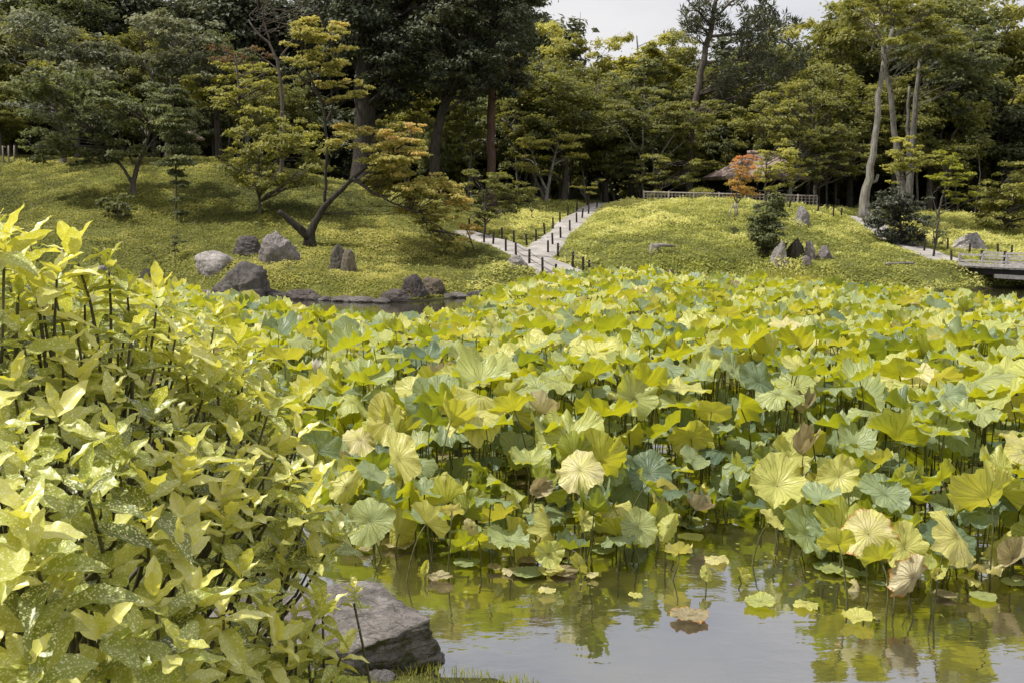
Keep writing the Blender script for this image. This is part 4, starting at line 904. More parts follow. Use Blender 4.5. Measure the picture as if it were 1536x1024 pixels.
def v_slim(seed, leafm='deciduous', bark='bark_grey', h=13, tint=.5, nl=300):
    g = np.random.RandomState(seed); tr = [[(0, 0, -.4, .13), (g.normal(0, .3), 0, h * .45, .1), (g.normal(0, .5), g.normal(0, .3), h * .95, .03)]]
    for k in range(2): a = g.uniform(0, 6.28); tr.append([(0, 0, h * g.uniform(.35, .5), .06), (math.cos(a) * .8, math.sin(a) * .8, h * .68, .045), (math.cos(a) * 1.3, math.sin(a) * 1.3, h * .86, .02)])
    return tree_meshes(tr, env_pads(g, 36, (0, 0, h * .62), (1.8, 1.8, h * .38), .8, nl, tint, .75), seed, .21, bark, leafm, limb_r=.03)
def v_cone(seed, leafm='needles', bark='bark_red', h=14, tint=.4):
    g = np.random.RandomState(seed); tr = [[(0, 0, -.4, .2), (.05, 0, h * .5, .13), (0, 0, h, .02)]]; pads = []
    for i in range(15):
        z = h * (.22 + .76 * i / 15); rr = (h * .20) * (1 - i / 16.5) + .15
        for k in range(4):
            a = g.uniform(0, 6.28); s = rr * .62; pads.append((math.cos(a) * rr * .6, math.sin(a) * rr * .6, z + g.normal(0, .15), s, s, s * .42 + .1, 170 * max(.35, rr / 2), tint + g.normal(0, .08)))
    return tree_meshes(tr, pads, seed, .2, bark, leafm, limb_r=.03, droop=.7, upb=.5)
def v_bush(seed, leafm='evergreen', r=1.2, nl=380, leaf=.13, tint=.45, n=16, flat=.8):
    g = np.random.RandomState(seed); tr = [[(0, 0, -.2, .05), (0, 0, r * .5, .04), (.1, 0, r * 1.1, .015)]]
    return tree_meshes(tr, env_pads(g, n, (0, 0, r * .72), (r * .85, r * .85, r * .7), r * .42, nl, tint, flat), seed, leaf, 'bark_mid', leafm, limb_r=.015, flare=False)
def v_layer(seed, leafm='deciduous', bark='bark_mid', h=5, spread=2.2, tiers=6, nl=260, leaf=.13, tint=.5, z0=.35):
    g = np.random.RandomState(seed); tr = []
    for k in range(3): a = g.uniform(0, 6.28); tr.append([(0, 0, -.2, .08), (math.cos(a) * .3, math.sin(a) * .3, h * .4, .05), (math.cos(a) * spread * .4, math.sin(a) * spread * .4, h * .92, .015)])
    pads = []
    for i in range(tiers):
        f = i / (tiers - 1); z = h * (z0 + (1 - z0) * f); rr = spread * math.sin(math.pi * (.25 + .68 * f)) 
        for k in range(5): a = g.uniform(0, 6.28); q = rr * g.uniform(.35, .85); s = rr * .38 + .15; pads.append((math.cos(a) * q, math.sin(a) * q, z + g.normal(0, .12), s, s, s * .25 + .06, nl, tint + g.normal(0, .09)))
    return tree_meshes(tr, pads, seed, leaf, bark, leafm, limb_r=.022)
VAR = {
 'dark1': v_broad(1, 'evergreen_dark', tint=.5), 'dark2': v_broad(2, 'evergreen', tint=.42), 'dark3': v_broad(3, 'evergreen', h=11, spread=3.0, tint=.5),
 'mid1': v_broad(4, 'deciduous', 'bark_mid', tint=.42), 'mid2': v_broad(5, 'deciduous', 'bark_grey', h=13, spread=3.0, tint=.5), 'light1': v_broad(6, 'bright', 'bark_grey', h=13, spread=2.9, n=38, nl=330, tint=.42),
 'slim1': v_slim(7), 'slim2': v_slim(8, 'evergreen', tint=.55), 'slim3': v_slim(9, 'bright', tint=.35), 'wall': v_broad(16, 'evergreen_dark', h=10, n=60, nl=380, leaf=.34, spread=4.0, tint=.5), 'cone1': v_cone(10), 'cone2': v_cone(11, 'needles', tint=.5),
 'bush1': v_bush(12, 'evergreen_dark'), 'bush2': v_bush(13, 'deciduous', tint=.4), 'layer1': v_layer(14), 'layer2': v_layer(15, 'evergreen', tint=.6)}
SIZE = {'dark1': 12, 'dark2': 12, 'dark3': 11, 'mid1': 12, 'mid2': 13, 'light1': 13, 'slim1': 13, 'slim2': 13, 'slim3': 13, 'cone1': 14, 'cone2': 14, 'bush1': 1.8, 'bush2': 1.8, 'layer1': 5, 'layer2': 5, 'wall': 10}
def T(var, px, d, toppy, label, name='forest_tree', cat='tree', group=None, wide=1.0, rot=None):
    """tree at photo column px, d metres away, whose top reaches photo row toppy"""
    b = GD(px, d); top = P(px, toppy, d)[2]; s = (top - b[2]) / SIZE[var]
    return place(name, label, cat, VAR[var], b, rs.uniform(0, 6.28) if rot is None else rot, (s * wide, s * wide, s), group)
# forest wall: the rows that stand behind the garden, left to right
FW = 'tall trees of the forest wall'
WALL = [  # var, px, d, toppy, wide, label
 ('mid1', 20, 50, 20, 1.2, 'broad grey-green tree at the left edge of the forest'), ('dark2', 95, 56, -40, 1.2, 'tall dark tree behind the left edge trees'), ('mid2', 120, 47, 45, 1.1, 'grey-green tree above the left fence posts'),
 ('dark1', 230, 60, -60, 1.3, 'very dark tall tree behind the forked tree'), ('dark3', 60, 60, -50, 1.2, 'dark tree filling the upper left corner'), ('mid1', 235, 50, 25, 1.0, 'leafy tree rising above the forked tree'),
 ('dark1', 375, 60, -60, 1.2, 'very dark tall tree behind the bare grey branches'), ('dark2', 335, 52, 30, 1.0, 'dark tree behind the reddish-topped tree'), ('mid1', 395, 48, 110, .9, 'mid-green tree behind the thin curved trunk'),
 ('dark1', 470, 58, -60, 1.2, 'dark tree between the bare branches and the great trunk'), ('dark1', 590, 62, -60, 1.2, 'dark tree behind the great trunk'), ('slim2', 610, 56, 60, 1.4, 'narrow evergreen behind the pink-tipped maple'),
 ('dark2', 690, 62, 60, 1.0, 'dark tree behind the leaning limb'), ('dark3', 650, 50, 175, .8, 'low evergreen between the maple and the red trunk'), ('slim1', 700, 50, 130, 1.2, 'thin tree just left of the red trunk'),
 ('light1', 815, 64, 28, .95, 'sunlit tree with yellow-green top left of the sky gap'), ('cone2', 868, 68, 18, .55, 'pointed conifer top standing against the sky'), ('slim1', 850, 58, 60, 1.3, 'thin tree with pale stem below the pointed conifer'),
 ('slim2', 790, 56, 110, 1.4, 'dark slim tree right of the red trunk'), ('light1', 915, 66, 50, .9, 'light-leaved tree under the middle of the sky gap'), ('slim2', 905, 56, 115, 1.3, 'dark slim tree behind the slanting young tree'),
 ('slim3', 960, 64, 42, 1.5, 'feathery light tree left of the pine'), ('mid2', 1005, 66, 48, .8, 'rounded tree behind the pine trunk'), ('slim2', 965, 58, 95, 1.5, 'dark slim tree above the many-stemmed tree'),
 ('mid1', 1090, 60, 70, 1.0, 'dense tree below the pine branches'), ('dark2', 1120, 66, 40, 1.0, 'dark tree behind the pine branches'), ('light1', 1175, 66, 30, .9, 'light tree with fluffy top right of the pine'),
 ('mid1', 1215, 52, 70, .95, 'massive mid-green tree behind the grey slope boulder'), ('mid2', 1255, 58, 8, .9, 'tall mid-green tree left of the pale twin trunks'), ('mid1', 1165, 57, 130, .8, 'leafy tree behind the thatched pavilion'),
 ('dark2', 1330, 62, -40, 1.2, 'dark tree behind the pale twin trunks'), ('light1', 1300, 60, -20, .9, 'light-topped tree over the pale twin trunks'), ('dark2', 1400, 56, 10, 1.2, 'broad dark tree right of the pale twin trunks'),
 ('mid2', 1430, 64, -30, 1.2, 'tall tree with loose crown at upper right'), ('light1', 1500, 66, 0, 1.0, 'loose light tree in the upper right corner'), ('dark2', 1470, 55, 105, 1.2, 'low dark tree behind the yellow-green young tree'),
 ('dark1', 1545, 54, 120, 1.2, 'dark drooping tree at the right edge'), ('slim2', 1400, 60, 90, 1.5, 'slender dark tree behind the straight grey trunks'), ('dark3', 1560, 62, 60, 1.1, 'dark tree at the far right behind the drooping one'),
 ('dark1', -60, 50, -20, 1.1, 'dark tree half cut by the left edge'), ('mid1', 1640, 60, 20, 1.1, 'mid-green tree just beyond the right edge'), ('dark1', 760, 66, 10, .8, 'dark tree behind the red trunk')]
for v, px, d, ty, wd, lab in WALL: T(v, px, d, ty, lab, group=FW, wide=wd)
UND = [('bush1', 30 * i - 40, 60 + (i * 7) % 9, None) for i in range(56)]
for i in range(40):
    px = -60 + i * 42 + rs.uniform(-14, 14); d = rs.uniform(58, 64) if px > 560 else rs.uniform(50, 56); b = GD(px, d); s = rs.uniform(1.3, 2.1)
    zz = 'behind the left slope' if px < 400 else 'behind the yellow maple' if px < 700 else 'behind the hill path' if px < 940 else 'behind the lattice fence' if px < 1230 else 'behind the pale twin trunks' if px < 1400 else 'behind the pointed boulder'
    place('forest_shrub', 'dark shrub in the forest shade ' + zz, 'shrub', VAR['bush1' if i % 3 else 'bush2'], b, rs.uniform(0, 6), (s * 1.3, s, s), 'dark shrubs under the forest')
FT = 'smaller trees filling the forest edge'
for i in range(46):
    px = -30 + i * 35 + rs.uniform(-12, 12); v = ['mid1', 'slim1', 'dark3', 'slim2', 'mid2', 'slim3', 'dark2'][rs.randint(7)]
    if 520 < px < 560 or 715 < px < 750: continue
    ty = rs.uniform(85, 190)
    if 1040 < px < 1240: ty = max(ty, 120)
    T(v, px, rs.uniform(57, 60) if 1040 < px < 1240 else rs.uniform(50.5, 57) if px > 420 else rs.uniform(46, 52), ty, ('lower leafy tree in the forest edge ' if 'mid' in v or 'dark' in v else 'lower slender tree in the forest edge ') + ('above the far left slope' if px < 200 else 'behind the olive maple' if px < 460 else 'behind the leaning maple' if px < 700 else 'behind the meadow' if px < 900 else 'behind the lattice fence' if px < 1230 else 'behind the pale twin trunks' if px < 1400 else 'behind the pointed boulder'), group=FT, wide=rs.uniform(.9, 1.3))
for i in range(30):
    px = -80 + i * 58 + rs.uniform(-14, 14); d = rs.uniform(68, 76); ty = 95 if 780 < px < 1060 else 55 if px > 1060 else -10
    T('wall', px, d, ty + rs.uniform(0, 45), 'dark tree in the rearmost row of the forest ' + ('behind the left slope' if px < 540 else 'behind the red cedar trunk' if px < 800 else 'behind the hill path' if px < 960 else 'behind the pavilion' if px < 1250 else 'behind the bridge side'), group='rearmost forest trees', wide=1.15)
for i in range(24):
    px = -60 + i * 70 + rs.uniform(-14, 14); ty = 105 if 780 < px < 1060 else 70 if px > 1060 else 10
    T('wall', px, rs.uniform(80, 86), ty + rs.uniform(0, 45), 'darkest tree at the very back of the forest ' + ('behind the left slope' if px < 540 else 'behind the red cedar trunk' if px < 800 else 'behind the hill path' if px < 960 else 'behind the pavilion' if px < 1250 else 'behind the bridge side'), group='backmost forest trees', wide=1.3)
# thin pale stems in the shade
for i, px in enumerate([775, 800, 812, 826, 838, 880, 908, 926, 944, 958, 972, 1108, 1160, 1182, 1228, 1242, 1256, 1420, 1440, 1462]):
    d = rs.uniform(52, 57); b = GD(px, d); g_ = Geo(); h = rs.uniform(4, 7.5); w_ = wiggle([(0, 0, -.2, .055), (rs.normal(0, .3), 0, h * .5, .04), (rs.normal(0, .6), 0, h, .02)], np.random.RandomState(i)); g_.tube(w_[:, :3], w_[:, 3] * rs.uniform(.8, 1.6), 6)
    t = thing('young_tree', 'thin pale-stemmed tree in the shade ' + ('behind the meadow left of the hill path' if px < 850 else 'between the hill path and the lattice fence' if px < 1000 else 'behind the pavilion and orange maple' if px < 1200 else 'behind the grey slope boulder' if px < 1300 else 'behind the yellow-green young tree'), 'tree', b, group='thin pale stems at the forest edge')
    put('trunk', g_.mesh('trunk', [MAT['bark_pale'] if i % 2 else MAT['bark_grey']]), t)
    gg = np.random.RandomState(i + 60); pads = env_pads(gg, 6, (w_[-1][0], 0, h * .9), (1.0, .8, 1.2), .55, 130, .4); V, F, Tn = leaf_cloud(pads, gg, .15)
    put('crown', mesh_np('crown', V, F, attrs={'tint': Tn}, mats=[MAT['evergreen' if i % 2 else 'deciduous']], smooth=False), t)

# individually shaped trees: trunks and pads given at photo positions (real points d metres away)
def C(name, label, cat, d, trunks, pads, seed, leaf, bark, leafm, dens=1.0, **kw):
    """trunks [(px,py,width px[,dd])], pads [(px,py,rx px,rz px,tint[,dd])]"""
    b = P(trunks[0][0][0], trunks[0][0][1], d); b = np.array([b[0], b[1], Hs(b[0], b[1])]); gr = np.random.RandomState(seed + 500)
    tr = [[(*(P(q[0], q[1], d + (q[3] if len(q) > 3 else 0)) - b), PX(q[2], d) / 2) for q in t] for t in trunks]
    f = tr[0][0]; tr[0][0] = (f[0], f[1], -.15, f[3])
    pd = []
    for q in pads:
        dd = q[5] if len(q) > 5 else gr.uniform(-1, 1) * PX(q[2], d) * .9
        c = P(q[0], q[1], d + dd) - b; rx = PX(q[2], d); rz = PX(q[3], d); n = max(30, dens * 5.5 * rx * (rx + rz) / (leaf * leaf * .6)); pd.append((c[0], c[1], c[2], rx, rx, rz, n, q[4]))
    ms = tree_meshes(tr, pd, seed, leaf, bark, leafm, **kw); return place(name, label, cat, ms, b)
def cloudpads(g, n, box, r, flat, tint, dd=1.0, shape='ell'):
    x0, y0, x1, y1 = box; out = []
    while len(out) < n:
        u, v = g.uniform(-1, 1, 2)
        if shape == 'ell' and u * u + v * v > 1: continue
        if shape == 'cone' and abs(u) > (v + 1.25) / 2.25: continue
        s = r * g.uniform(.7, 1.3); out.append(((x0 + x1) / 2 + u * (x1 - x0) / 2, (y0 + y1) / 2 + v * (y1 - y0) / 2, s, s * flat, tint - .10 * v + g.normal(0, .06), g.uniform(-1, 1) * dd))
    return out
g = np.random.RandomState(77)
# 1 forked dark tree on the left slope
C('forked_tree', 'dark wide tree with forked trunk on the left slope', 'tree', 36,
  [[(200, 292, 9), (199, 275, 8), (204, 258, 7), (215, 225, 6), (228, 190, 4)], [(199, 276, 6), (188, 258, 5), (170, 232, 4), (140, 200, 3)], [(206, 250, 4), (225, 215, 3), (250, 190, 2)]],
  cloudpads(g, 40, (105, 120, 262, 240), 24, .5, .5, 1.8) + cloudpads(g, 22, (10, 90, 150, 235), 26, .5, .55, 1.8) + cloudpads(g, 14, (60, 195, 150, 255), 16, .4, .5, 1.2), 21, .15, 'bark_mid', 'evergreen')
# big grey-green leafy masses above
C('grey_green_tree', 'tree with pale grey-green leaves at upper left', 'tree', 43, [[(95, 255, 9), (100, 180, 8), (90, 80, 4)], [(98, 190, 5), (60, 120, 3)]], cloudpads(g, 42, (0, 20, 165, 180), 26, .6, .62, 2.2), 22, .19, 'bark_grey', 'glaucous')
C('grey_green_tree', 'tree with pale grey-green leaves above the small tiered conifer', 'tree', 44, [[(250, 245, 8), (255, 160, 7), (260, 60, 3)], [(254, 170, 5), (215, 90, 3)]], cloudpads(g, 34, (170, 25, 335, 135), 24, .6, .6, 2.2), 23, .18, 'bark_grey', 'glaucous')
# 2 tiered small conifer
pads = []
for y, w in [(137, 20), (152, 27), (170, 26), (186, 33), (204, 30), (222, 36), (240, 32), (258, 22), (275, 17), (300, 14), (318, 12)]:
    for k in range(3): pads.append((262 + g.uniform(-.5, .5) * w + (6 if y > 215 else 0), y + g.normal(0, 2), w * .62, w * .2 + 2.5, .5 + g.normal(0, .06), g.uniform(-.5, .5)))
C('tiered_conifer', 'small dark conifer in tiers in front of the little roofed lantern', 'tree', 33.5, [[(264, 328, 3), (263, 240, 3), (260, 135, 1)]], pads, 24, .10, 'bark_mid', 'evergreen', limb_r=.012, droop=.5, dens=2.6)
# 3 bush
C('low_bush', 'small dark bush on the left slope below the forked tree', 'shrub', 33.5, [[(175, 332, 3), (176, 315, 2), (178, 302, 1)]], cloudpads(g, 16, (152, 292, 202, 330), 10, .7, .45, .5), 25, .10, 'bark_mid', 'evergreen', limb_r=.01, dens=1.6)
# 4 tree with reddish top
C('reddish_topped_tree', 'tree with straight dark trunk and rust-tinged top on the left crest', 'tree', 43, [[(330, 240, 12), (326, 200, 9), (324, 160, 8), (326, 110, 4)], [(325, 170, 5), (310, 120, 3)]],
  cloudpads(g, 26, (288, 95, 372, 165), 15, .4, .42, 1.4), 26, .15, 'bark_dark', 'bright')
C('rusty_maple', 'small maple crown of rust-red leaves high above the left crest', 'tree', 42, [[(352, 262, 5), (372, 190, 5), (360, 130, 4), (352, 90, 2)]], cloudpads(g, 12, (300, 66, 408, 96), 15, .28, .30, 1.0), 27, .13, 'bark_dark', 'rust', dens=.4)
C('curved_slim_tree', 'thin tree with curved trunk and olive foliage beside the rust-red crown', 'tree', 40.5, [[(374, 240, 5), (370, 195, 5), (358, 160, 4), (357, 110, 3), (352, 85, 1)]], cloudpads(g, 26, (330, 90, 420, 175), 16, .35, .36, 1.2), 28, .13, 'bark_mid', 'bright')
# 5 olive maple
C('olive_maple', 'round olive-green maple with thin straight trunk on the left slope', 'tree', 34, [[(390, 322, 5), (389, 290, 4), (388, 240, 3), (392, 190, 1)], [(389, 270, 3), (420, 235, 2), (450, 215, 1)]],
  cloudpads(g, 50, (342, 168, 482, 292), 19, .62, .48, 1.5), 29, .115, 'bark_mid', 'deciduous')
C('umbrella_sapling', 'tiny umbrella-shaped sapling on the left crest', 'tree', 38, [[(357, 284, 2), (358, 270, 2), (359, 250, 1)]], cloudpads(g, 6, (344, 238, 384, 256), 9, .3, .2, .3), 30, .09, 'bark_mid', 'evergreen_dark')
# 6 main maple
mt = [[(465, 366, 18), (462, 352, 14), (476, 326, 10), (492, 304, 9), (510, 286, 7), (530, 266, 6), (552, 250, 4), (585, 232, 3), (615, 212, 2)],
      [(462, 355, 14, -.1), (449, 343, 12, -.2), (434, 330, 9, -.3), (418, 317, 7, -.4)],
      [(488, 306, 6), (489, 280, 5), (488, 240, 5), (494, 215, 5), (487, 185, 4), (488, 160, 4), (474, 135, 4), (462, 108, 3), (452, 80, 2)],
      [(488, 160, 4), (478, 145, 3, -.3), (460, 125, 3, -.5), (438, 104, 2, -.8)], [(487, 190, 4), (500, 160, 3, .4), (494, 110, 2, .5), (486, 60, 1, .5)],
      [(530, 268, 6), (560, 290, 4, -.6), (590, 305, 3, -.8), (625, 320, 2, -.8)]]
mp = cloudpads(g, 26, (440, 12, 520, 120), 16, .42, .36, 1.0) + cloudpads(g, 16, (480, 110, 552, 152), 13, .3, .40, .8) + cloudpads(g, 8, (420, 60, 470, 130), 12, .3, .3, .8) + \
     cloudpads(g, 24, (500, 182, 640, 240), 17, .42, .44, 1.2) + cloudpads(g, 12, (575, 185, 650, 240), 13, .3, .62, .9) + cloudpads(g, 30, (535, 232, 650, 300), 19, .45, .38, 1.2) + \
     cloudpads(g, 26, (600, 270, 700, 345), 17, .5, .46, 1.0) + cloudpads(g, 14, (625, 315, 700, 385), 11, .5, .35, .7) + cloudpads(g, 10, (540, 262, 600, 300), 12, .35, .25, .8)
C('leaning_maple', 'old leaning maple with two main limbs and layered yellow-green foliage by the water', 'tree', 30.5, mt, mp, 31, .10, 'bark_dark', 'maple', dens=1.4, limb_r=.013)
C('red_tipped_maple', 'low maple spray with orange leaf tips at the left end of the path', 'tree', 32, [[(712, 385, 3), (708, 365, 2), (700, 345, 2)]], cloudpads(g, 8, (680, 332, 722, 362), 9, .4, .15, .4), 32, .085, 'bark_mid', 'maple_orange', dens=.5)
# 7 bare grey branches
gb = np.random.RandomState(9); tr = [[(420, 240, 7), (424, 150, 6), (418, 90, 5), (404, 60, 4), (378, 48, 3), (372, 30, 2)], [(418, 90, 3), (440, 60, 3), (455, 30, 2), (445, 0, 1)], [(404, 60, 3), (392, 20, 2), (410, -10, 1)], [(424, 110, 3), (400, 92, 2), (376, 72, 1)]]
for k in range(26):
    x, y = gb.uniform(385, 450), gb.uniform(5, 60); tr.append([(x, y, 1.6), (x + gb.normal(0, 12), y - 8, 1.3), (x + gb.normal(0, 26), y - 18 + gb.normal(0, 8), 1.0)])
C('bare_tree', 'dead tree with tangled bare grey branches at top left of centre', 'tree', 38, tr, [(425, 175, 12, 6, .3), (430, 200, 12, 6, .3)], 33, .1, 'bark_pine', 'evergreen', flare=False)
# 8 the great dark trees
C('great_oak', 'huge dark evergreen with thick upright trunk behind the maple', 'tree', 46, [[(545, 262, 40), (548, 200, 32), (546, 120, 28), (550, 40, 24), (548, -60, 16)], [(547, 90, 14), (590, 30, 10), (640, -30, 6)], [(549, 110, 10), (500, 60, 8), (470, 10, 5)]],
  cloudpads(g, 60, (470, -90, 680, 110), 30, .65, .5, 3.0) + cloudpads(g, 20, (575, 90, 640, 170), 18, .8, .42, 1.5), 34, .19, 'bark_dark', 'evergreen_dark')
C('leaning_oak', 'dark evergreen with leaning trunk and spreading limbs right of the great trunk', 'tree', 45, [[(645, 245, 18), (655, 195, 14), (668, 150, 13), (692, 110, 12), (705, 60, 10), (715, 0, 7)], [(690, 112, 8), (735, 80, 6), (745, 20, 4)], [(700, 75, 6), (672, 40, 5), (660, -10, 4)]],
  cloudpads(g, 66, (620, -80, 800, 110), 26, .65, .52, 3.0) + cloudpads(g, 24, (650, 80, 760, 158), 20, .7, .42, 1.6), 35, .18, 'bark_dark', 'evergreen_dark')
C('red_trunk_cedar', 'cedar with straight reddish-brown trunk under a dark crown', 'tree', 47, [[(737, 272, 14), (737, 230, 13), (738, 170, 12), (738, 60, 8), (740, -30, 5)]], cloudpads(g, 26, (700, -20, 790, 178), 20, .8, .45, 1.5), 36, .17, 'bark_red', 'evergreen_dark')
# 9.. small trees by the paths
C('round_tree', 'round mid-green tree where the garden path ends at left', 'tree', 35.5, [[(728, 352, 4), (727, 330, 3), (728, 290, 2)]], cloudpads(g, 34, (682, 248, 782, 338), 15, .42, .42, 1.3), 37, .11, 'bark_mid', 'deciduous')
C('meadow_bush', 'small dark leafy shrub in the meadow left of the hill path', 'shrub', 44, [[(770, 318, 3), (770, 305, 2), (772, 290, 1)]], cloudpads(g, 14, (748, 272, 800, 312), 11, .6, .6, .7), 38, .12, 'bark_mid', 'deciduous')
C('sapling', 'tiny dark sapling standing in the meadow left of the hill path', 'tree', 40, [[(798, 330, 1.6), (798, 318, 1.4), (798, 305, 1)], [(798, 318, 1.2), (790, 308, .8)], [(798, 318, 1.2), (806, 306, .8)]], [(790, 307, 5, 2.5, .4), (805, 305, 5, 2.5, .5), (798, 300, 4, 2, .5)], 39, .07, 'bark_mid', 'evergreen')
C('leaning_thin_tree', 'long thin trunk leaning left across the forest edge', 'tree', 50, [[(822, 302, 5), (805, 275, 4), (790, 235, 4), (772, 195, 3), (752, 178, 2)]], cloudpads(g, 10, (740, 165, 800, 215), 13, .35, .5, .8), 40, .13, 'bark_grey', 'deciduous')
C('split_stem_tree', 'pale split-stemmed tree with light crown behind the meadow', 'tree', 49, [[(818, 302, 7), (822, 280, 5), (828, 250, 4), (838, 215, 2)], [(820, 285, 4), (808, 262, 3), (800, 235, 2)]], cloudpads(g, 26, (775, 195, 885, 262), 15, .38, .52, 1.3), 41, .13, 'bark_pale', 'bright')
C('slanting_young_tree', 'small tree with slanting bright top standing beside the hill path', 'tree', 46, [[(881, 312, 5), (882, 300, 4), (884, 288, 2)], [(882, 300, 3), (872, 290, 2)]], [(866, 280, 9, 3, .75, 0), (875, 284, 11, 3, .7, .2), (886, 282, 11, 3, .8, 0), (896, 276, 9, 3, .85, .1), (903, 270, 5, 2, .9, 0), (880, 290, 10, 3, .6, -.3)], 42, .10, 'bark_mid', 'bright')
# 11 pine
pp = cloudpads(g, 36, (1022, -30, 1150, 50), 13, .33, .45, 1.6) + cloudpads(g, 26, (1100, 20, 1195, 68), 13, .28, .5, 1.4) + cloudpads(g, 14, (1020, 30, 1060, 55), 8, .4, .4, .8) + cloudpads(g, 34, (1070, 60, 1215, 130), 16, .28, .45, 1.8) + cloudpads(g, 16, (1060, 110, 1130, 165), 14, .35, .4, 1.4)
C('tall_pine', 'tall leaning pine with bare trunk rising into the sky gap', 'tree', 54, [[(1035, 262, 13), (1035, 215, 12), (1037, 180, 11), (1047, 140, 10), (1056, 90, 9), (1066, 45, 8), (1076, -10, 5)], [(1066, 55, 5), (1120, 50, 4), (1170, 25, 2)], [(1070, 30, 4), (1100, 0, 3), (1140, -20, 2)], [(1068, 40, 4), (1045, 15, 3), (1030, 0, 1)], [(1054, 95, 4), (1110, 90, 3), (1180, 100, 2)]],
  pp, 43, .34, 'bark_pine', 'needles', cloud=needle_cloud, dens=1.9, limb_r=.035)
C('many_stemmed_tree', 'many-stemmed spreading tree behind the left end of the lattice fence', 'tree', 51, [[(966, 262, 4), (962, 235, 3), (940, 200, 2), (934, 190, 1)], [(966, 262, 4), (964, 220, 3), (966, 180, 1)], [(982, 262, 4), (978, 225, 3), (984, 185, 1)], [(984, 262, 4), (992, 230, 3), (1012, 200, 2)], [(986, 262, 3), (1000, 235, 2), (1030, 210, 1)]],
  cloudpads(g, 40, (900, 135, 1085, 200), 18, .3, .5, 1.6), 44, .14, 'bark_pale', 'deciduous')
C('spreading_shrub', 'low spreading shrub with reddish-green shelf of leaves left of the pavilion', 'shrub', 50, [[(985, 296, 4), (985, 270, 3), (1000, 245, 2)], [(960, 296, 3), (955, 260, 2)]], cloudpads(g, 30, (935, 232, 1050, 285), 14, .35, .5, 1.1) + [(1060, 245, 12, 3, .6), (1072, 243, 8, 2.5, .65), (1045, 248, 12, 3, .6)], 45, .12, 'bark_mid', 'deciduous')
for lab, px, sc in [('clipped round bush behind the lattice fence, wider of the two', 1052, 1.15), ('clipped round bush near the left end of the lattice fence, smaller of the two', 983, .85)]:
    C('clipped_bush', lab, 'shrub', 49, [[(px, 300, 3), (px, 295, 2), (px, 290, 1)]], [(px + a, 292 + b, 11 * sc, 8 * sc, .55, c) for a, b, c in ((0, 0, 0), (-9 * sc, 2, .1), (9 * sc, 2, -.1), (0, -3, .2), (5, 0, -.3), (-5, 0, .3))], 46 + px, .06, 'bark_mid', 'bright', limb_r=.01)
# 14 orange maple
op = cloudpads(g, 14, (1100, 232, 1136, 262), 8, .6, .52, .5) + cloudpads(g, 16, (1088, 252, 1134, 282), 9, .55, .26, .6) + cloudpads(g, 12, (1086, 276, 1138, 302), 9, .45, .28, .6)
C('orange_maple', 'young maple turning orange and pink in front of the pavilion', 'tree', 37.5, [[(1106, 335, 3), (1106, 312, 2), (1105, 290, 2), (1112, 255, 1)], [(1105, 305, 2), (1096, 285, 1)], [(1106, 305, 2), (1122, 285, 1)]], op, 47, .085, 'bark_mid', 'maple_orange', dens=.55, limb_r=.012)
C('pavilion_tree', 'bright green tree standing right against the orange maple', 'tree', 45, [[(1150, 305, 4), (1148, 280, 3), (1150, 240, 2)]], cloudpads(g, 34, (1136, 214, 1200, 288), 12, .5, .5, 1.0), 48, .12, 'bark_mid', 'bright')
C('pale_trunk_tree', 'leafy tree with pale straight trunk behind the right part of the lattice fence', 'tree', 48, [[(1187, 308, 6), (1186, 285, 5), (1188, 255, 3)]], cloudpads(g, 26, (1170, 195, 1250, 272), 14, .5, .42, 1.2), 49, .13, 'bark_pale', 'deciduous')
C('leafy_tree', 'sunlit leafy tree between the orange maple and the pale twin trunks', 'tree', 49, [[(1225, 300, 6), (1222, 240, 5), (1218, 170, 3)]], cloudpads(g, 46, (1110, 120, 1270, 235), 18, .5, .5, 2.0) + cloudpads(g, 22, (1230, 200, 1305, 262), 14, .45, .42, 1.5), 50, .15, 'bark_mid', 'deciduous')
# 17 pale twin trunks
C('pale_trunked_tree', 'tall tree with pale curving trunk, left of the twin trunks', 'tree', 43, [[(1298, 330, 17), (1297, 300, 14), (1299, 272, 12), (1308, 250, 11), (1312, 215, 9), (1316, 170, 9), (1320, 130, 8), (1326, 90, 7), (1334, 65, 7), (1340, 40, 5)], [(1326, 92, 6), (1324, 65, 5), (1316, 45, 3)], [(1300, 275, 6), (1314, 272, 5), (1317, 262, 4)], [(1332, 75, 4), (1350, 45, 3), (1380, 40, 2)]],
  cloudpads(g, 52, (1262, -40, 1420, 66), 19, .4, .5, 2.2), 51, .16, 'bark_pale', 'deciduous', limb_r=.02)
C('grey_trunked_tree', 'tree with slimmer grey trunk, right of the pale curving one', 'tree', 45, [[(1358, 318, 13), (1352, 285, 12), (1346, 240, 9), (1340, 180, 8), (1336, 140, 8), (1328, 100, 6), (1325, 80, 4)]], cloudpads(g, 26, (1330, 20, 1440, 90), 19, .4, .5, 1.8), 52, .16, 'bark_grey', 'deciduous', limb_r=.02)
C('straight_trunked_tree', 'tree with two straight grey trunks behind the camellia bush', 'tree', 50, [[(1366, 300, 10), (1367, 230, 9), (1372, 160, 8), (1378, 100, 6), (1392, 45, 4)], [(1376, 120, 4), (1420, 80, 3), (1465, 60, 2)], [(1362, 300, 7, .6), (1362, 200, 6, .6), (1364, 130, 4, .6)]], cloudpads(g, 40, (1370, 30, 1500, 130), 21, .4, .45, 2.0), 53, .17, 'bark_grey', 'evergreen', limb_r=.02)
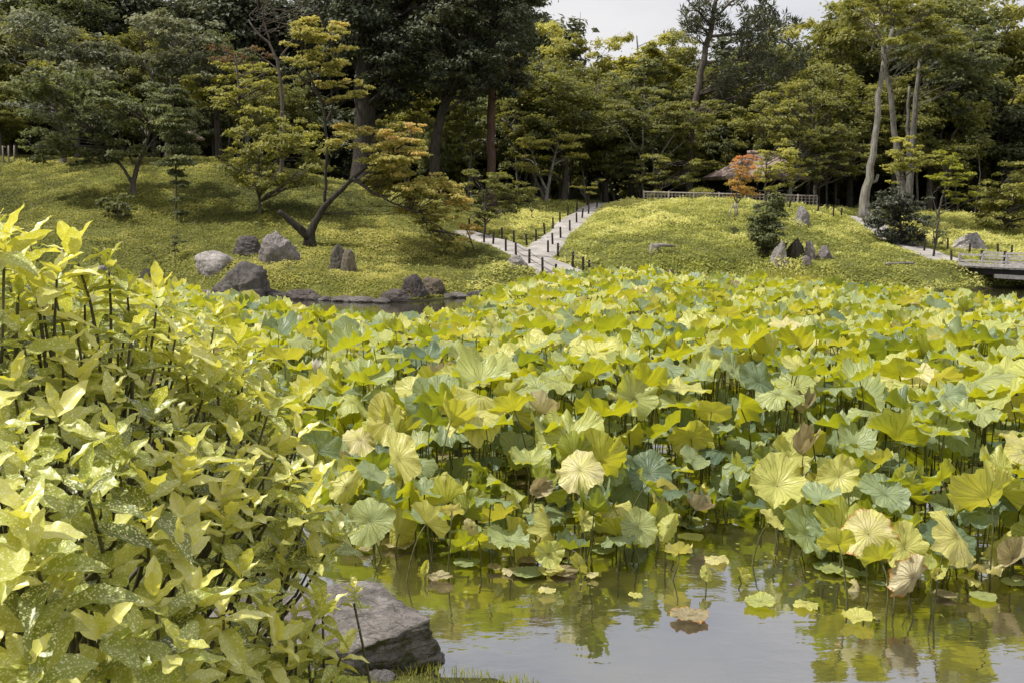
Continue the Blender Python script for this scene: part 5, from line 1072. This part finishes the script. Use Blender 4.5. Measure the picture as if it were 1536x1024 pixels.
C('low_leafy_tree', 'low leafy tree with bright pads between the two grey trunks', 'tree', 41, [[(1345, 322, 5), (1348, 290, 4), (1352, 250, 2)]], cloudpads(g, 22, (1325, 205, 1380, 280), 12, .4, .5, .9) + cloudpads(g, 8, (1370, 232, 1400, 250), 9, .4, .5, .5), 54, .12, 'bark_mid', 'bright')
# 19 camellia bush
C('camellia_bush', 'large dark glossy round bush at the foot of the pale trunk', 'shrub', 35.5, [[(1352, 376, 5), (1352, 350, 4), (1350, 320, 2)]], cloudpads(g, 56, (1302, 287, 1400, 370), 14, .7, .55, 1.1), 55, .105, 'bark_dark', 'camellia', limb_r=.015)
C('yellow_green_maple', 'young yellow-green tree in two tiers right of the camellia bush', 'tree', 36, [[(1404, 372, 4), (1406, 340, 3), (1412, 300, 3), (1420, 275, 2)], [(1407, 330, 2), (1398, 290, 1)]], cloudpads(g, 14, (1398, 226, 1440, 246), 9, .35, .45, .6) + cloudpads(g, 18, (1398, 246, 1456, 284), 11, .33, .5, .8) + cloudpads(g, 8, (1410, 284, 1470, 304), 10, .3, .3, .6), 56, .10, 'bark_mid', 'yellowgreen', limb_r=.014)
C('thin_sapling', 'thin reddish sapling beside the path below the camellia bush', 'tree', 32.5, [[(1403, 378, 2), (1402, 360, 2), (1398, 335, 1)], [(1403, 370, 1.5), (1410, 345, 1)]], cloudpads(g, 14, (1388, 328, 1424, 368), 7, .8, .35, .4), 57, .07, 'bark_mid', 'evergreen', dens=.4, limb_r=.008)
C('broad_bush_tree', 'broad bushy tree with pale top and dark base at the right edge', 'tree', 43, [[(1500, 352, 8), (1500, 320, 6), (1502, 280, 3)]], cloudpads(g, 46, (1460, 250, 1570, 350), 17, .5, .42, 1.8), 58, .14, 'bark_mid', 'bright')
C('broad_bush_tree', 'darker bushy tree just beyond the right edge tree', 'tree', 46, [[(1560, 345, 8), (1560, 310, 6), (1562, 270, 3)]], cloudpads(g, 30, (1520, 230, 1620, 340), 18, .5, .45, 1.8), 59, .15, 'bark_mid', 'evergreen')
# 22 small conifer on the right slope
pads = []
for y, w in [(296, 12), (304, 17), (313, 22), (323, 27), (334, 30), (345, 31), (356, 32), (367, 28)]:
    for k in range(3): pads.append((1156 + g.uniform(-.6, .6) * w + (7 if y < 310 else 0), y + g.normal(0, 2), w * .58, w * .22 + 3, .45 + g.normal(0, .05), g.uniform(-.4, .4)))
C('small_conifer', 'small dense dark green tree on the right slope left of the stone group', 'tree', 30.5, [[(1150, 396, 3), (1152, 360, 3), (1160, 295, 1)]], pads, 60, .085, 'bark_mid', 'evergreen', limb_r=.01, dens=2.6)
for px, py, d, h, lab in [(222, 392, 30, 22, 'thin leafy sapling on the left slope behind the pale flat stone'), (431, 408, 28.2, 12, 'tiny dark shrub below the furrowed stone'), (743, 397, 30, 12, 'tiny dark shrub in the grass left of the path-fork stone'), (1100, 352, 33.5, 12, 'low dark plant below the orange maple'), (262, 378, 29.5, 26, 'small upright sapling on the left slope above the pale dome stone')]:
    C('small_plant', lab, 'plant', d, [[(px, py, 1.5), (px, py - h * .5, 1.2), (px, py - h, .8)]], cloudpads(g, 8, (px - h * .42, py - h, px + h * .42, py - 2), h * .26, .7, .4, .25), int(px), .06, 'bark_mid', 'evergreen', dens=.6, limb_r=.006)
# ------------------------------------------------------------------ path posts and ropes
def post_mesh(h, r, seed):
    g = Geo(); q = np.random.RandomState(seed); g.tube([(0, 0, -.15), (0, 0, h * .5), (0, 0, h - .01), (0, 0, h)], [r * 1.05, r, r * .97, r * .8], 10); return g.mesh('post', [MAT['post']])
PM = [post_mesh(.42, .034, i) for i in range(3)]; i = 0
def post(px, py, label, h=1.0):
    global i; b = G(px, py); i += 1
    o = put('fence_post', PM[i % 3], None, b, (rs.normal(0, .05), rs.normal(0, .05), rs.uniform(0, 6)), (1, 1, h)); return tag(o, label, 'post', 'wooden path posts')
for k, (px, py) in enumerate([(790.5, 371), (804, 363), (817, 352), (829.7, 344), (840, 335), (851.6, 325), (865, 318), (882, 310), (900, 306)]): post(px, py, 'dark post on the left side of the hill path, ' + ('lower half' if k < 4 else 'upper half'))
for k, (px, py) in enumerate([(822, 381), (829, 369), (841, 359), (854.7, 348), (865, 336), (873, 329), (882.7, 323), (895, 313), (911, 306)]): post(px, py, 'dark post on the right side of the hill path, ' + ('lower half' if k < 4 else 'upper half'))
for k, (px, py) in enumerate([(753, 360), (771, 366), (739.7, 368), (726, 365), (758.7, 378), (716, 350), (704, 346)]): post(px, py, 'dark post beside the left arm of the garden path')
for px, py, lab in [(1183.6, 315, 'dark post left of the grey upright boulder'), (1227, 322.6, 'dark post right of the grey upright boulder'), (1249.6, 327, 'left post of the close pair behind the right slope'), (1262, 328, 'right post of the close pair behind the right slope'),
                    (1386, 378, 'dark post on the path above the bridge, uphill one'), (1400, 386, 'dark post on the path above the bridge, downhill one'), (1427, 397, 'dark post just before the bridge rail'), (1421, 378, 'dark post on the far side of the path before the bridge'),
                    (1454, 384, 'dark post beyond the bridge in front of the pointed boulder'), (1497, 384, 'dark post beyond the bridge, middle one'), (1517, 387, 'dark post beyond the bridge near the right edge')]: post(px, py, lab)
def rope_fence(label, pxs, ext=None):
    ps = [G(*q) for q in pxs]; b = ps[0]; t = thing('rope_fence', label, 'fence', b)
    for p in ps: put('post', PM[1], t, p - b, (rs.normal(0, .03), rs.normal(0, .03), 0), (1.1, 1.1, 1.05))
    pts = ps + ([G(*ext)] if ext else [])
    for hz in (.38, .20):
        g_ = Geo()
        for a, c in zip(pts[:-1], pts[1:]):
            tt = np.linspace(0, 1, 7)[:, None]; q = a + (c - a) * tt + np.array([0, 0, 1]) * (hz - .03 * 4 * tt * (1 - tt)); q[:, 1] -= .03; g_.tube(q - b, .011, 5)
        put('rope', g_.mesh('rope', [MAT['rope']]), t)
rope_fence('post and rope rail along the near side of the garden path', [(774, 386), (794, 397), (814, 412), (833.6, 420)], (846, 428))
rope_fence('post and rope rail on the grassy far side of the garden path', [(837, 387), (859, 401), (875, 411), (883, 414)], (900, 421))
# stakes and rail at the far left
b = GD(25, 44); t = thing('stake_fence', 'short pale stakes at the forest edge at far left', 'fence', b)
for k, px in enumerate([3, 9, 17, 25]):
    p = GD(px, 44); g_ = Geo(); g_.tube([(0, 0, -.1), (.02 * k, 0, .75)], .035, 6); put('stake', g_.mesh('stake', [MAT['bamboo'] if k else MAT['post']]), t, p - b)
# supports
def stakes(label, px, py, d, feet, top, hh):
    b = P(px, py, d); b[2] = Hs(b[0], b[1]); t = thing('tree_support', label, 'support', b)
    for fx in feet:
        f = P(fx, py, d); f[2] = Hs(f[0], f[1]) - .1; e = P(px + (fx - px) * .35, top, d); e[2] = b[2] + hh; g_ = Geo(); g_.tube([f - b, e - b], .022, 6); put('leg', g_.mesh('leg', [MAT['bamboo' if hh > .5 else 'post']]), t)
    q = P(px, top, d); g_ = Geo(); g_.tube([(-.18, 0, hh * .75), (.18, 0, hh * .78)], .018, 6); put('crossbar', g_.mesh('crossbar', [MAT['bamboo']]), t)
stakes('three-legged wooden support under the orange maple', 1104, 336, 37.2, [1090, 1101, 1108], 315, .62)
stakes('small stakes propping the small dense tree on the right slope', 1149, 396, 30.3, [1136, 1148, 1152], 372, .45)

# lattice fence
def lattice(label, a, b_, h, seg, name='lattice_fence'):
    t = thing(name, label, 'fence', a); L = b_ - a; n = int(np.linalg.norm(L[:2]) / seg)
    v = Geo(); hh = Geo(); rl = Geo(); pst = Geo(); u = L / np.linalg.norm(L); nn = np.array([u[1], -u[0], 0]) * .03
    for k in range(n + 1):
        p = L * k / n; v.bar(p + [0, 0, -.3] + nn, p + [0, 0, h - .03] + nn, .05, .02)
        if k % 7 == 0: q = Geo(); q.tube([p + [0, 0, -.4], p + [0, 0, h + .06]], .045, 8); put('post', q.mesh('post', [MAT['bamboo']]), t)
    for z in (.12, .26, .40, .54): hh.bar(np.array([0, 0, h - z]) - nn * .2, L + [0, 0, h - z] - nn * .2, .02, .04)
    rl.tube([(0, 0, h), L + [0, 0, h]], .035, 8)
    put('upright_slats', v.mesh('upright_slats', [MAT['bamboo']], False), t); put('cross_slats', hh.mesh('cross_slats', [MAT['bamboo']], False), t); put('top_rail', rl.mesh('top_rail', [MAT['bamboo']]), t)
a = P(966, 292, 48.5); b_ = P(1226, 298.5, 46.0); hA = .62
a[2] -= hA - .12; b_[2] -= hA - .12
lattice('long bamboo lattice fence along the crest in front of the pavilion', a, b_, hA, .17)

# ------------------------------------------------------------------ bridge
A = P(1439, 397.5, 30.0); B = P(1800, 424, 25.6); A[2] = .62; B[2] = .60
t = thing('wooden_bridge', 'low weathered wooden footbridge with plank rails at the right edge', 'bridge', A)
u = (B - A); Lb = np.linalg.norm(u); u /= Lb; side = np.array([-u[1], u[0], 0]); side /= np.linalg.norm(side); Wb = 1.7
if side[1] < 0: side = -side
dk = Geo(); npl = int(Lb / .16)
for k in range(npl):
    p = u * (k + .5) * Lb / npl + side * Wb / 2; q = p - side * (Wb / 2 + .05); r_ = p + side * (Wb / 2 + .05); dk.bar(q + [0, 0, .0 + .004 * (k % 3)], r_ + [0, 0, .0 + .004 * (k % 3)], Lb / npl - .012, .05)
put('deck', dk.mesh('deck', [MAT['greywood']], False), t)
for s, nm in ((0, 'edge_beam'), (1, 'edge_beam')):
    e = Geo(); o_ = side * (s * Wb + (-.06 if s == 0 else .06)); e.bar(o_ + [0, 0, .075], u * Lb + o_ + [0, 0, .075], .10, .09); put(nm, e.mesh(nm, [MAT['greywood']], False), t)
    e = Geo(); o_ = side * (s * (Wb - .3) + .15); e.bar(u * .25 + o_ + [0, 0, -.12], u * Lb + o_ + [0, 0, -.12], .16, .18); put('girder', e.mesh('girder', [MAT['darkwood']], False), t)
    e = Geo(); e.bar(u * 1.0 + o_ + [0, 0, -.24] - side * .03, u * Lb + o_ + [0, 0, -.24] - side * .03, .12, .12); put('girder', e.mesh('girder', [MAT['greywood']], False), t)
    for hz in (.36, .19):
        e = Geo(); o_ = side * (s * Wb) + np.array([0, 0, hz]); e.bar(o_ - u * .02, u * Lb + o_, .05, .055 if hz > .3 else .04); put('rail', e.mesh('rail', [MAT['greywood']], False), t)
    k = 0.0
    while k < Lb:
        e = Geo(); p = u * k + side * (s * Wb + (.045 if s == 0 else -.045) * 0); e.bar(p + [0, 0, .0], p + [0, 0, .42], .075, .075); put('rail_post', e.mesh('rail_post', [MAT['greywood' if s == 0 else 'post']], False), t); k += .68
for k in (2.05, 5.2):
    for s in (.12, Wb - .12):
        e = Geo(); p = u * k + side * s; e.tube([p + [0, 0, -1.3], p + [0, 0, -.40]], [.085, .08], 12); put('pier', e.mesh('pier', [MAT['greywood']]), t)
    e = Geo(); e.bar(u * k - side * .15 + [0, 0, -.36], u * k + side * (Wb + .15) + [0, 0, -.36], .2, .14); put('cap_beam', e.mesh('cap_beam', [MAT['greywood']], False), t)

# ------------------------------------------------------------------ pavilion
c0 = P(1141, 266, 52.5); gz = Hs(c0[0], c0[1]); t = thing('thatched_pavilion', 'open garden pavilion with grey thatched hip roof behind the lattice fence', 'pavilion', (c0[0], c0[1], gz), .12)
ze = c0[2] - gz; hw = PX(147, 52.5) / 2; hd = 1.9; zr = PX(35, 52.5)
def hip(hw, hd, ze, zr, rl, thick):
    V = []; n = 14; m = 8
    g_ = Geo()
    for (a, b, c, d) in [((-hw, -hd), (hw, -hd), (-rl, 0), (rl, 0)), ((hw, -hd), (hw, hd), (rl, 0), (rl, 0)), ((hw, hd), (-hw, hd), (rl, 0), (-rl, 0)), ((-hw, hd), (-hw, -hd), (-rl, 0), (-rl, 0))]:
        a, b, c, d = map(np.array, (a, b, c, d)); P_ = []
        for i in range(m + 1):
            f = i / m
            for j in range(n + 1):
                s = j / n; e = (a + (b - a) * s) * (1 - f) + (c + (d - c) * s) * f; P_.append((e[0], e[1], ze + zr * (f ** 1.12) + .02 * vnoise(np.array([e[0] * 5]), np.array([e[1] * 5]))[0]))
        F = [(i * (n + 1) + j, i * (n + 1) + j + 1, (i + 1) * (n + 1) + j + 1, (i + 1) * (n + 1) + j) for i in range(m) for j in range(n)]; g_.add(P_, F)
        q = [(a[0], a[1], ze), (b[0], b[1], ze), (b[0] * .97, b[1] * .97, ze - thick), (a[0] * .97, a[1] * .97, ze - thick)]; g_.add(q, [(0, 3, 2, 1)])
    g_.add([(-hw * .97, -hd * .97, ze - thick), (hw * .97, -hd * .97, ze - thick), (hw * .97, hd * .97, ze - thick), (-hw * .97, hd * .97, ze - thick)], [(0, 3, 2, 1)])
    return g_
rf = put('roof', hip(hw, hd, ze, zr, .55, .16).mesh('roof', [MAT['thatch']]), t)
g_ = Geo(); g_.tube([(-.75, 0, ze + zr + .02), (.75, 0, ze + zr + .02)], .11, 8); put('ridge', g_.mesh('ridge', [MAT['thatch']]), rf)
for sx in (-1, -.35, .35, 1):
    for sy in (-1, 1): g_ = Geo(); g_.bar((sx * (hw - .45), sy * (hd - .4), -.1), (sx * (hw - .45), sy * (hd - .4), ze - .14), .12, .12); put('pillar', g_.mesh('pillar', [MAT['darkwood']], False), t)
g_ = Geo(); g_.box((0, hd - .46, ze * .5 - .05), (2 * hw - 1.0, .06, ze - .2)); put('back_wall', g_.mesh('back_wall', [MAT['darkwood']], False), t)
g_ = Geo(); g_.box((0, -.2, .95), (2 * hw - 1.6, .5, .06)); g_.box((-hw + 1.2, -.2, .46), (.1, .4, .92)); g_.box((hw - 1.2, -.2, .46), (.1, .4, .92)); put('bench', g_.mesh('bench', [MAT['greywood']], False), t)
# small roofed lantern at the left crest
c0 = P(285, 209, 44); gz = Hs(c0[0], c0[1]); t = thing('roofed_lantern', 'little dark garden lantern with brown thatched roof behind the tiered conifer', 'lantern', (c0[0], c0[1], gz), .3); ze = c0[2] - gz
put('roof', hip(.62, .55, ze, .36, .12, .06).mesh('roof', [mk_thatch((.20, .16, .13), (.42, .34, .27))]), t)
g_ = Geo(); g_.box((0, 0, ze - .25), (.5, .45, .42)); put('light_box', g_.mesh('light_box', [MAT['darkstone']], False), t)
g_ = Geo(); g_.tube([(0, 0, -.1), (0, 0, ze - .46)], [.16, .12], 10); put('post', g_.mesh('post', [MAT['darkstone']]), t)

# ------------------------------------------------------------------ stumps and fallen branches
b = P(988, 374, 30.3); b[2] = Hs(b[0], b[1]); t = thing('tree_stump', 'pale cut tree stump alone on the right slope', 'stump', b)
g_ = Geo(); g_.tube([(-.12, 0, -.1), (-.13, 0, .1), (-.11, 0, .2), (-.1, 0, .23)], [.24, .16, .17, .15], 14); put('trunk', g_.mesh('trunk', [MAT['bark_pale']]), t)
g_ = Geo(); g_.tube([(-.15, 0, .23), (.15, -.03, .24), (.48, -.05, .20)], [.06, .055, .03], 8); put('branch', g_.mesh('branch', [MAT['bark_pale']]), t)
b = P(168, 398, 28.6); b[2] = Hs(b[0], b[1]); t = thing('tree_stump', 'grey weathered stump with leaning roots at the far left shore', 'stump', b)
g_ = Geo(); g_.tube([(0, 0, -.1), (.02, 0, .25), (-.08, 0, .6), (-.12, 0, .72)], [.26, .17, .12, .06], 12); put('trunk', g_.mesh('trunk', [MAT['bark_grey']]), t)
for e in ((-.75, -.1, .03), (-.5, .3, .1), (.5, -.1, .02)): g_ = Geo(); g_.tube([(0, 0, .4), (e[0] * .5, e[1] * .5, .25), e], [.09, .07, .03], 8); put('root', g_.mesh('root', [MAT['bark_mid']]), t)
for (x0, y0, x1, y1, d, w, lab) in [(1328, 405, 1372, 402, 29.5, .05, 'pale branch lying on the slope above the lotus near the bridge'), (640, 322, 690, 300, 34, .05, 'dark branch on the ground under the maple'), (1190, 248, 1212, 266, 49, .05, 'pale broken branch hanging in the shade right of the pavilion')]:
    a = P(x0, y0, d); c = P(x1, y1, d + .3)
    if 'hanging' not in lab: a[2] = Hs(a[0], a[1]) + .12; c[2] = Hs(c[0], c[1]) + .12
    g_ = Geo(); q = wiggle([(*(a - a), w), (*(c - a), w * .6)], np.random.RandomState(3), 8, .03); g_.tube(q[:, :3], q[:, 3], 7); o = put('fallen_branch', g_.mesh('fallen_branch', [MAT['bark_pale' if 'pale' in lab else 'bark_dark']]), None, a); tag(o, lab, 'branch')

# ------------------------------------------------------------------ sky, sun, camera
SUN = np.array([-.52, -.06, .85]); SUN /= np.linalg.norm(SUN)
w = bpy.data.worlds.new('World'); scene.world = w; w.use_nodes = True; nt = w.node_tree; nt.nodes.clear()
def wn(t_, **k):
    n = nt.nodes.new(t_)
    for a_, b_ in k.items(): setattr(n, a_, b_)
    return n
sky = wn('ShaderNodeTexSky', sky_type='NISHITA', sun_disc=False, sun_elevation=math.asin(SUN[2]), sun_rotation=math.atan2(SUN[0], SUN[1]), air_density=1.2, dust_density=2.5)
tc = wn('ShaderNodeTexCoord'); mp = wn('ShaderNodeMapping'); mp.inputs['Scale'].default_value = (1, 1, 2.6); nt.links.new(tc.outputs['Generated'], mp.inputs[0])
nz = wn('ShaderNodeTexNoise'); nz.inputs['Scale'].default_value = 3.0; nz.inputs['Detail'].default_value = 7; nz.inputs['Roughness'].default_value = .55; nt.links.new(mp.outputs[0], nz.inputs['Vector'])
rp = wn('ShaderNodeValToRGB'); nt.links.new(nz.outputs['Fac'], rp.inputs[0]); rp.color_ramp.elements[0].position = .34; rp.color_ramp.elements[0].color = (6.9, 7.0, 7.5, 1); rp.color_ramp.elements[1].position = .62; rp.color_ramp.elements[1].color = (8.6, 8.4, 8.45, 1)
mx = wn('ShaderNodeMix', data_type='RGBA'); mx.inputs[0].default_value = .92; nt.links.new(sky.outputs[0], mx.inputs[6]); nt.links.new(rp.outputs[0], mx.inputs[7])
bg = wn('ShaderNodeBackground'); bg.inputs[1].default_value = .107; nt.links.new(mx.outputs[2], bg.inputs[0]); wo = wn('ShaderNodeOutputWorld'); nt.links.new(bg.outputs[0], wo.inputs[0])
sl = bpy.data.lights.new('sun', 'SUN'); sl.energy = 5.0; sl.angle = R(.9); sl.color = (1, .95, .86); so = bpy.data.objects.new('sun', sl); COL.objects.link(so)
so.rotation_euler = Vector(SUN).to_track_quat('Z', 'Y').to_euler()
cd = bpy.data.cameras.new('camera'); cam = bpy.data.objects.new('camera', cd); COL.objects.link(cam); scene.camera = cam
cam.location = tuple(CAM); cam.rotation_euler = (math.pi / 2 - PITCH, 0, 0); cd.sensor_width = 36; cd.lens = 36 * FPX / 1536; cd.clip_end = 3000; cd.clip_start = .05
scene.view_settings.view_transform = 'Standard'; scene.view_settings.look = 'None'; scene.view_settings.exposure = 0
scene.cycles.max_bounces = 8; scene.cycles.transmission_bounces = 4; scene.cycles.diffuse_bounces = 3; scene.cycles.glossy_bounces = 3
